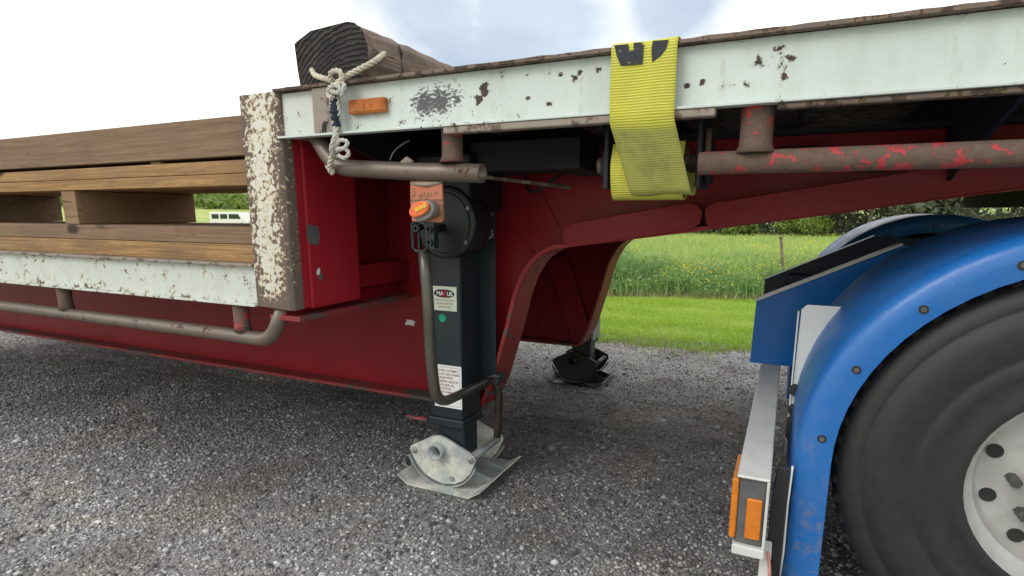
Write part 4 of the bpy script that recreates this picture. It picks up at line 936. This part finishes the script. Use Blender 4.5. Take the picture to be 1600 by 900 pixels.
top = [(3.95, 1.4815), (2.6, 1.482), (1.9, 1.482), (1.5, 1.482)]
front = [(p.y, p.z) for p in arcpath([(0, 1.48, 1.4822), (0, 1.391, 1.4822), (0, 1.389, 1.312), (0, 1.485, 1.142), (0, 1.535, 1.15), (0, 1.56, 1.20)], .022, 6)]
fr2 = []
for i in range(len(front) - 1):
    a, c = front[i], front[i + 1]; k = max(1, int(math.dist(a, c) / .012))
    fr2 += [(a[0] + (c[0] - a[0]) * j / k, a[1] + (c[1] - a[1]) * j / k) for j in range(k)]
fr2.append(front[-1])
ribbon(top[::1], -.412, -.262, .0028, M['strap'], 'deck_run', stp, nx=4, uv0=-3.)
ribbon(fr2, -.412, -.262, .0028, M['strap'], 'webbing', stp, nx=14, uv0=-.09, sag=.0022, xs=lambda l: .036 * min(max((l - .255) / .2, 0), 1))
coil = [(1.58 + (.034 + .0035 * k / 8) * math.cos(2 * math.pi * k / 16), 1.222 + (.034 + .0035 * k / 8) * math.sin(2 * math.pi * k / 16)) for k in range(16 * 4)]
ribbon(coil, -.425, -.262, .0022, M['strap'], 'coil', stp, nx=4)
tail = [(p.y, p.z) for p in smoothpath([(0, 1.50, 1.27), (0, 1.480, 1.21), (0, 1.500, 1.142), (0, 1.55, 1.138), (0, 1.60, 1.17)], 8)]
ribbon(tail, -.432, -.252, .0028, M['strap'], 'under_loop', stp, nx=6, uv0=-.4)
# cropped black letters printed on the strap, ending above at the rail's edge
yp = 1.3862
def sxz(px, py): v = at(px, py, Y=1.387); return (v.x, min(v.z, 1.478))
MB().prism_xz([sxz(*q) for q in ((960, 71), (964, 88), (970, 103), (1004, 100), (1006, 66), (990, 67), (990, 79), (983, 80), (982, 69))], yp - .0004, yp + .0002).build('printed_letter', M['strap_ink'], stp)
MB().prism_xz([sxz(*q) for q in ((1020, 64), (1018, 78), (1019, 97), (1032, 88), (1041, 77), (1045, 62))], yp - .0004, yp + .0002).build('printed_letter', M['strap_ink'], stp)

# stack of timber on the low deck
zs = [(.9255, .985, 'timber', 2), (.9865, 1.048, 'timber_grey', 2)]
GB = 'timber boards stacked on the low deck'
def board(x0, x1, y0, y1, z0, z1, mat, label, group, name='timber_board'):
    b = MB().box(x0, x1, y0, y1, z0, z1); o = b.build(name, M[mat], None, .003); o.data.transform(Matrix.Translation((-(x0 + x1) / 2, -(y0 + y1) / 2, -z0)))
    o.location = ((x0 + x1) / 2, (y0 + y1) / 2, z0); o.rotation_euler.z = random.uniform(-.004, .004); tag(o, label, 'timber', group); return o
def row(z0, z1, k, desc):
    for i, (y0, y1) in enumerate(((1.445, 1.625), (1.632, 1.81), (1.817, 1.995))):
        j = random.uniform(-.02, .02)
        place = ('outermost', 'middle one', 'innermost')[i]
        board(-5.4 + j, -1.675 + j * .3, y0 + random.uniform(0, .008), y1, z0, z1, k, f'{desc}, {place}', GB)
row(.9255, .988, 'timber', 'orange brown board lying directly on the low deck')
row(.9895, 1.049, 'timber_grey', 'grey brown board in the layer just below the gap')
for i, x in enumerate((-1.66, -2.78, -3.95, -5.1)):
    board(x - .05, x + .05, 1.45, 1.99, 1.0505, 1.189, 'timber_grey', ('bearer block nearest the corner post', 'second bearer block from the corner post', 'third bearer block from the corner post', 'bearer block farthest from the corner post')[i] + ', in the gap between board layers', 'bearer blocks in the timber stack', 'bearer_block')
row(1.1905, 1.231, 'timber', 'pale orange board resting on the bearer blocks')
row(1.2325, 1.276, 'timber', 'bright orange board under the thick top beams')
for i, (y0, y1) in enumerate(((1.445, 1.70), (1.71, 1.99))):
    board(-5.35, -1.70, y0, y1, 1.290, 1.420, 'timber_grey', ('thick grey brown beam on top of the timber stack, camera side', 'thick grey brown beam on top of the timber stack, far side')[i], 'thick beams on the timber stack', 'timber_beam')
for i, x in enumerate((-2.2, -3.4, -4.6)): board(x - .03, x + .03, 1.46, 1.98, 1.2775, 1.2885, 'timber_grey', ('thin packing strip nearest the corner post', 'middle thin packing strip', 'thin packing strip farthest from the corner post')[i] + ' under the thick top beams', 'packing strips in the timber stack', 'packing_strip')

# ------------------------------------------------------------------ truck tail under the neck
K0 = Vector((.6, 2.7, 0)); K = empty('prime_mover', K0, 'blue and white truck tail with light bar, ramps and mudguard parked under the neck', 'truck')
# light bar: white hollow beam across the tail, open end towards the camera
X0, X1, Z0, Z1 = -.068, .004, .297, .5
b = MB(); t = .007; Yb = 1.35
b.box(X0, X1, Yb, 3.95, Z1 - t, Z1); b.box(X0, X1, Yb, 3.95, Z0, Z0 + t + .018); b.box(X1 - t, X1, Yb, 3.95, Z0 + t + .018, Z1 - t)
lb = b.build('light_bar', M['white_bar'], K, .006)
box(X0 + .006, X1 - t - .001, Yb + .012, Yb + .02, Z0 + t + .019, Z1 - t - .001).build('end_panel', M['dark_grey'], lb, .002)
box(X0 + .001, X0 + .006, Yb + .02, 3.90, Z0 + t + .019, Z1 - t - .001).build('rear_panel', M['dark_grey'], lb)
p, q = at(1160, 846, Y=Yb), at(1194, 785, Y=Yb)
MB().box(p.x + .002, q.x - .003, Yb + .004, Yb + .0118, p.z + .006, q.z).build('end_reflector', M['amber'], lb, .004, label='square amber reflector on the end of the light bar')
MB().box(X0 - .010, X0 + .0055, Yb + .004, Yb + .16, Z0 + t + .03, Z1 - t - .004).build('tail_lens', M['amber'], lb, .006)
box(-.005, .02, 1.40, 1.45, .12, .296).build('bracket', M['white_gloss'], K, .003)
MB().tube(smoothpath([(.012, 1.39, .30), (.02, 1.38, .24), (.01, 1.39, .17)]), .004, 8).build('pink_wire', plain('pink wire insulation', (.6, .25, .22)), K)
# ramps: upright blue side plates with a folded top
def ramp(y, mat):
    o = MB().prism_xz([(-.104, .755), (-.110, .503), (.9, .503), (.9, .985), (.36, .985)], y, y + .010).build('ramp', mat, K, .002)
    MB().prism([(-.104, y - .022, .7565), (.36, y - .022, .9865), (.36, y + .05, .9865), (-.104, y + .05, .7565)], (-.003, 0, .006)).build('ramp_top', M['white_gloss'] if mat == M['blue'] else mat, o)
    return o
r1 = ramp(2.45, M['blue']); r2 = ramp(3.22, M['blue_dark'])
MB().prism([(-.10, 2.4435, .728), (.36, 2.4435, .957), (.36, 2.4435, .965), (-.10, 2.4435, .736)], (0, .006, 0)).build('ramp_crease', M['blue'], r1)
for y in (2.47, 3.16): box(.0, XE, y, y + .08, .55, .80).build('chassis_rail', M['blue_dark'], K, .006)
# white plate with rubber mounts
wp = MB().prism_xz([(.040, .50), (.50, .50), (.50, .83), (.060, .83), (.046, .815)], 1.90, 1.906).build('mount_panel', M['white_gloss'], K, .002)
box(.0365, .0405, 1.893, 1.9065, .35, .81).build('panel_edge', M['white_gloss'], wp)
for px_, py_ in ((1240, 609), (1238, 640), (1244, 560)):
    if py_ == 560: continue
    c_ = at(px_ + 2, py_, Y=1.89); MB().tube([(c_.x, 1.875, c_.z), (c_.x, 1.90, c_.z)], .017, 16).build('rubber_mount', M['rubber'], wp, .004)
b = MB(); q_ = [(1230, 655), (1240, 650), (1236, 670), (1246, 690), (1234, 692), (1227, 680)]
b.prism_xz([(at(*v_, Y=1.82).x, at(*v_, Y=1.82).z) for v_ in q_], 1.81, 1.84).build('rubber_hose_end', M['rubber'], K, .003)
# mudguards: arched shell with side skirt and straight rear drop
def guard(y0, y1, near):
    cx_, cz_, R0 = .64, .50, .592
    outer = [(cx_ - R0, .13)] + [(cx_ - R0, .3)] + [(cx_ - R0 * math.cos(t), cz_ + R0 * math.sin(t)) for t in [math.pi * k / 24 for k in range(25)]] + [(cx_ + R0, .3)]
    inner = [(cx_ - R0 + .012, .13)] + [(cx_ - R0 + .012, .3)] + [(cx_ - (R0 - .012) * math.cos(t), cz_ + (R0 - .012) * math.sin(t)) for t in [math.pi * k / 24 for k in range(25)]] + [(cx_ + R0 - .012, .3)]
    sk = [(cx_ - R0 + .085, .13)] + [(cx_ - R0 + .085, .3)] + [(cx_ - (R0 - .085) * math.cos(t), cz_ + (R0 - .085) * math.sin(t)) for t in [math.pi * k / 24 for k in range(25)]] + [(cx_ + R0 - .085, .3)]
    b = MB(); m = len(outer)
    def strip(A, B, ya, yb):
        for i in range(m - 1):
            b.prism([(A[i][0], ya, A[i][1]), (A[i + 1][0], ya, A[i + 1][1]), (B[i + 1][0], ya, B[i + 1][1]), (B[i][0], ya, B[i][1])], (0, yb - ya, 0))
    vs = []; fs = []
    # swept profile: skirt inner edge, skirt face, rounded shoulder, shell, far edge
    prof = [(.085, 0.004), (.084, 0), (.05, -.006), (.022, -.004), (.007, .008), (0, .03), (0, y1 - y0), (.010, y1 - y0), (.012, .036), (.085, .012)]
    path_ = [(-1, 0, .10), (-1, 0, .3)] + [(-math.cos(t), math.sin(t), cz_) for t in [math.pi * k / 32 for k in range(33)]] + [(1, 0, .3)]
    for (ux, uz, zc) in path_:
        for (dr, dy) in prof: vs.append((cx_ + ux * (R0 - dr), y0 + dy, zc + uz * (R0 - dr)))
    n_ = len(prof)
    for i in range(len(path_) - 1):
        for k in range(n_): fs.append((i * n_ + k, i * n_ + (k + 1) % n_, (i + 1) * n_ + (k + 1) % n_, (i + 1) * n_ + k))
    fs += [tuple(range(n_)), tuple((len(path_) - 1) * n_ + k for k in range(n_))[::-1]]
    b.add(vs, fs, True); o = b.build('mudguard', M['blue_dusty'], K)
    for k in range(9):
        t = math.pi * (k + .35) / 9; p_ = Vector((cx_ - (R0 - .055) * math.cos(t), y0, cz_ + (R0 - .055) * math.sin(t)))
        MB().tube([p_ + Vector((0, -.004, 0)), p_ + Vector((0, -.010, 0))], .006, 6).build('guard_bolt', M['bolt'], o)
        MB().tube([p_ + Vector((0, -.0035, 0)), p_ + Vector((0, -.0065, 0))], .010, 14).build('guard_washer', M['rubber'], o)
    es = o.modifiers.new('edge', 'EDGE_SPLIT'); es.split_angle = R(50)
    return o
g1 = guard(1.50, 2.10, True); g2 = guard(3.35, 3.95, False)
MB().prism_xz([(.008, .10), (.0445, .10), (.0445, .485), (.018, .485), (.010, .42)], 1.475, 1.50).build('rubber_edge', M['rubber'], K, .004)
MB().tube([(.050, 1.492, .485), (.047, 1.488, .38), (.048, 1.488, .25), (.041, 1.49, .11)], .003, 6).build('white_trim', M['white_gloss'], K)
def wheel(y0, y1):
    prof = [(.24, .0), (.262, -.008), (.268, -.004), (.31, -.014), (.34, -.018), (.345, -.014), (.352, -.018), (.40, -.021), (.436, -.018), (.44, -.012), (.447, -.012), (.452, -.014), (.478, -.002), (.49, .015), (.5, .05), (.5, .22), (.485, .26), (.44, .275), (.33, .275), (.24, .26)]
    o = None
    for s in (0, .30):
        b = MB(); n_ = 48; vs = []; fs = []; m = len(prof)
        for k in range(n_):
            t = 2 * math.pi * k / n_
            for r_, dy in prof: vs.append((.64 + r_ * math.cos(t), y0 + s + dy, .5 + r_ * math.sin(t)))
        for k in range(n_):
            for i in range(m - 1): fs.append((k * m + i, k * m + i + 1, ((k + 1) % n_) * m + i + 1, ((k + 1) % n_) * m + i))
        b.add(vs, fs, True); ob = b.build('tyre', M['tread'], K if o is None else o)
        if o is None: o = ob
    rp_ = [(.262, .006), (.256, -.004), (.246, -.002), (.238, .03), (.225, .05), (.212, .056), (.205, .085), (.196, .092), (.150, .088), (.140, .080), (.120, .078), (.112, .07), (.108, .0), (.098, -.012), (.0, -.016)]
    b = MB(); vs = []; fs = []; m = len(rp_)
    for k in range(64):
        t = 2 * math.pi * k / 64; vs += [(.64 + r_ * math.cos(t), y0 + dy, .5 + r_ * math.sin(t)) for r_, dy in rp_]
    for k in range(64): fs += [(k * m + i, ((k + 1) % 64) * m + i, ((k + 1) % 64) * m + i + 1, k * m + i + 1) for i in range(m - 1)]
    b.add(vs, fs, True); rm = b.build('rim', M['rim'], o); es = rm.modifiers.new('edge', 'EDGE_SPLIT'); es.split_angle = R(40)
    for k in range(10):
        t = 2 * math.pi * (k + .5) / 10; MB().tube([(.64 + .178 * math.cos(t), y0 + .094, .5 + .178 * math.sin(t)), (.64 + .178 * math.cos(t), y0 + .087, .5 + .178 * math.sin(t))], .017, 14).build('hand_hole', M['rubber'], o)
    b = MB()
    for k in range(60):
        t = 2 * math.pi * k / 60; c0, s0 = math.cos(t), math.sin(t); q = .010
        b.prism([(.64 + .462 * c0 - q * s0, y0 - .006, .5 + .462 * s0 + q * c0), (.64 + .462 * c0 + q * s0, y0 - .006, .5 + .462 * s0 - q * c0), (.64 + .499 * c0 + q * s0, y0 + .022, .5 + .499 * s0 - q * c0), (.64 + .499 * c0 - q * s0, y0 + .022, .5 + .499 * s0 + q * c0)], (.004 * c0, .03, .004 * s0))
    b.build('shoulder_tread', M['tread'], o)
    for k in range(10):
        t = 2 * math.pi * k / 10; MB().tube([(.64 + .134 * math.cos(t), y0 + .045, .5 + .134 * math.sin(t)), (.64 + .134 * math.cos(t), y0 + .085, .5 + .134 * math.sin(t))], .0125, 6).build('wheel_nut', M['bolt'], o)
wheel(1.525, 0); wheel(3.40, 0)
MB().tube([(.64, 1.7, .5), (.64, 3.7, .5)], .07, 14).build('axle', M['dark'], K)
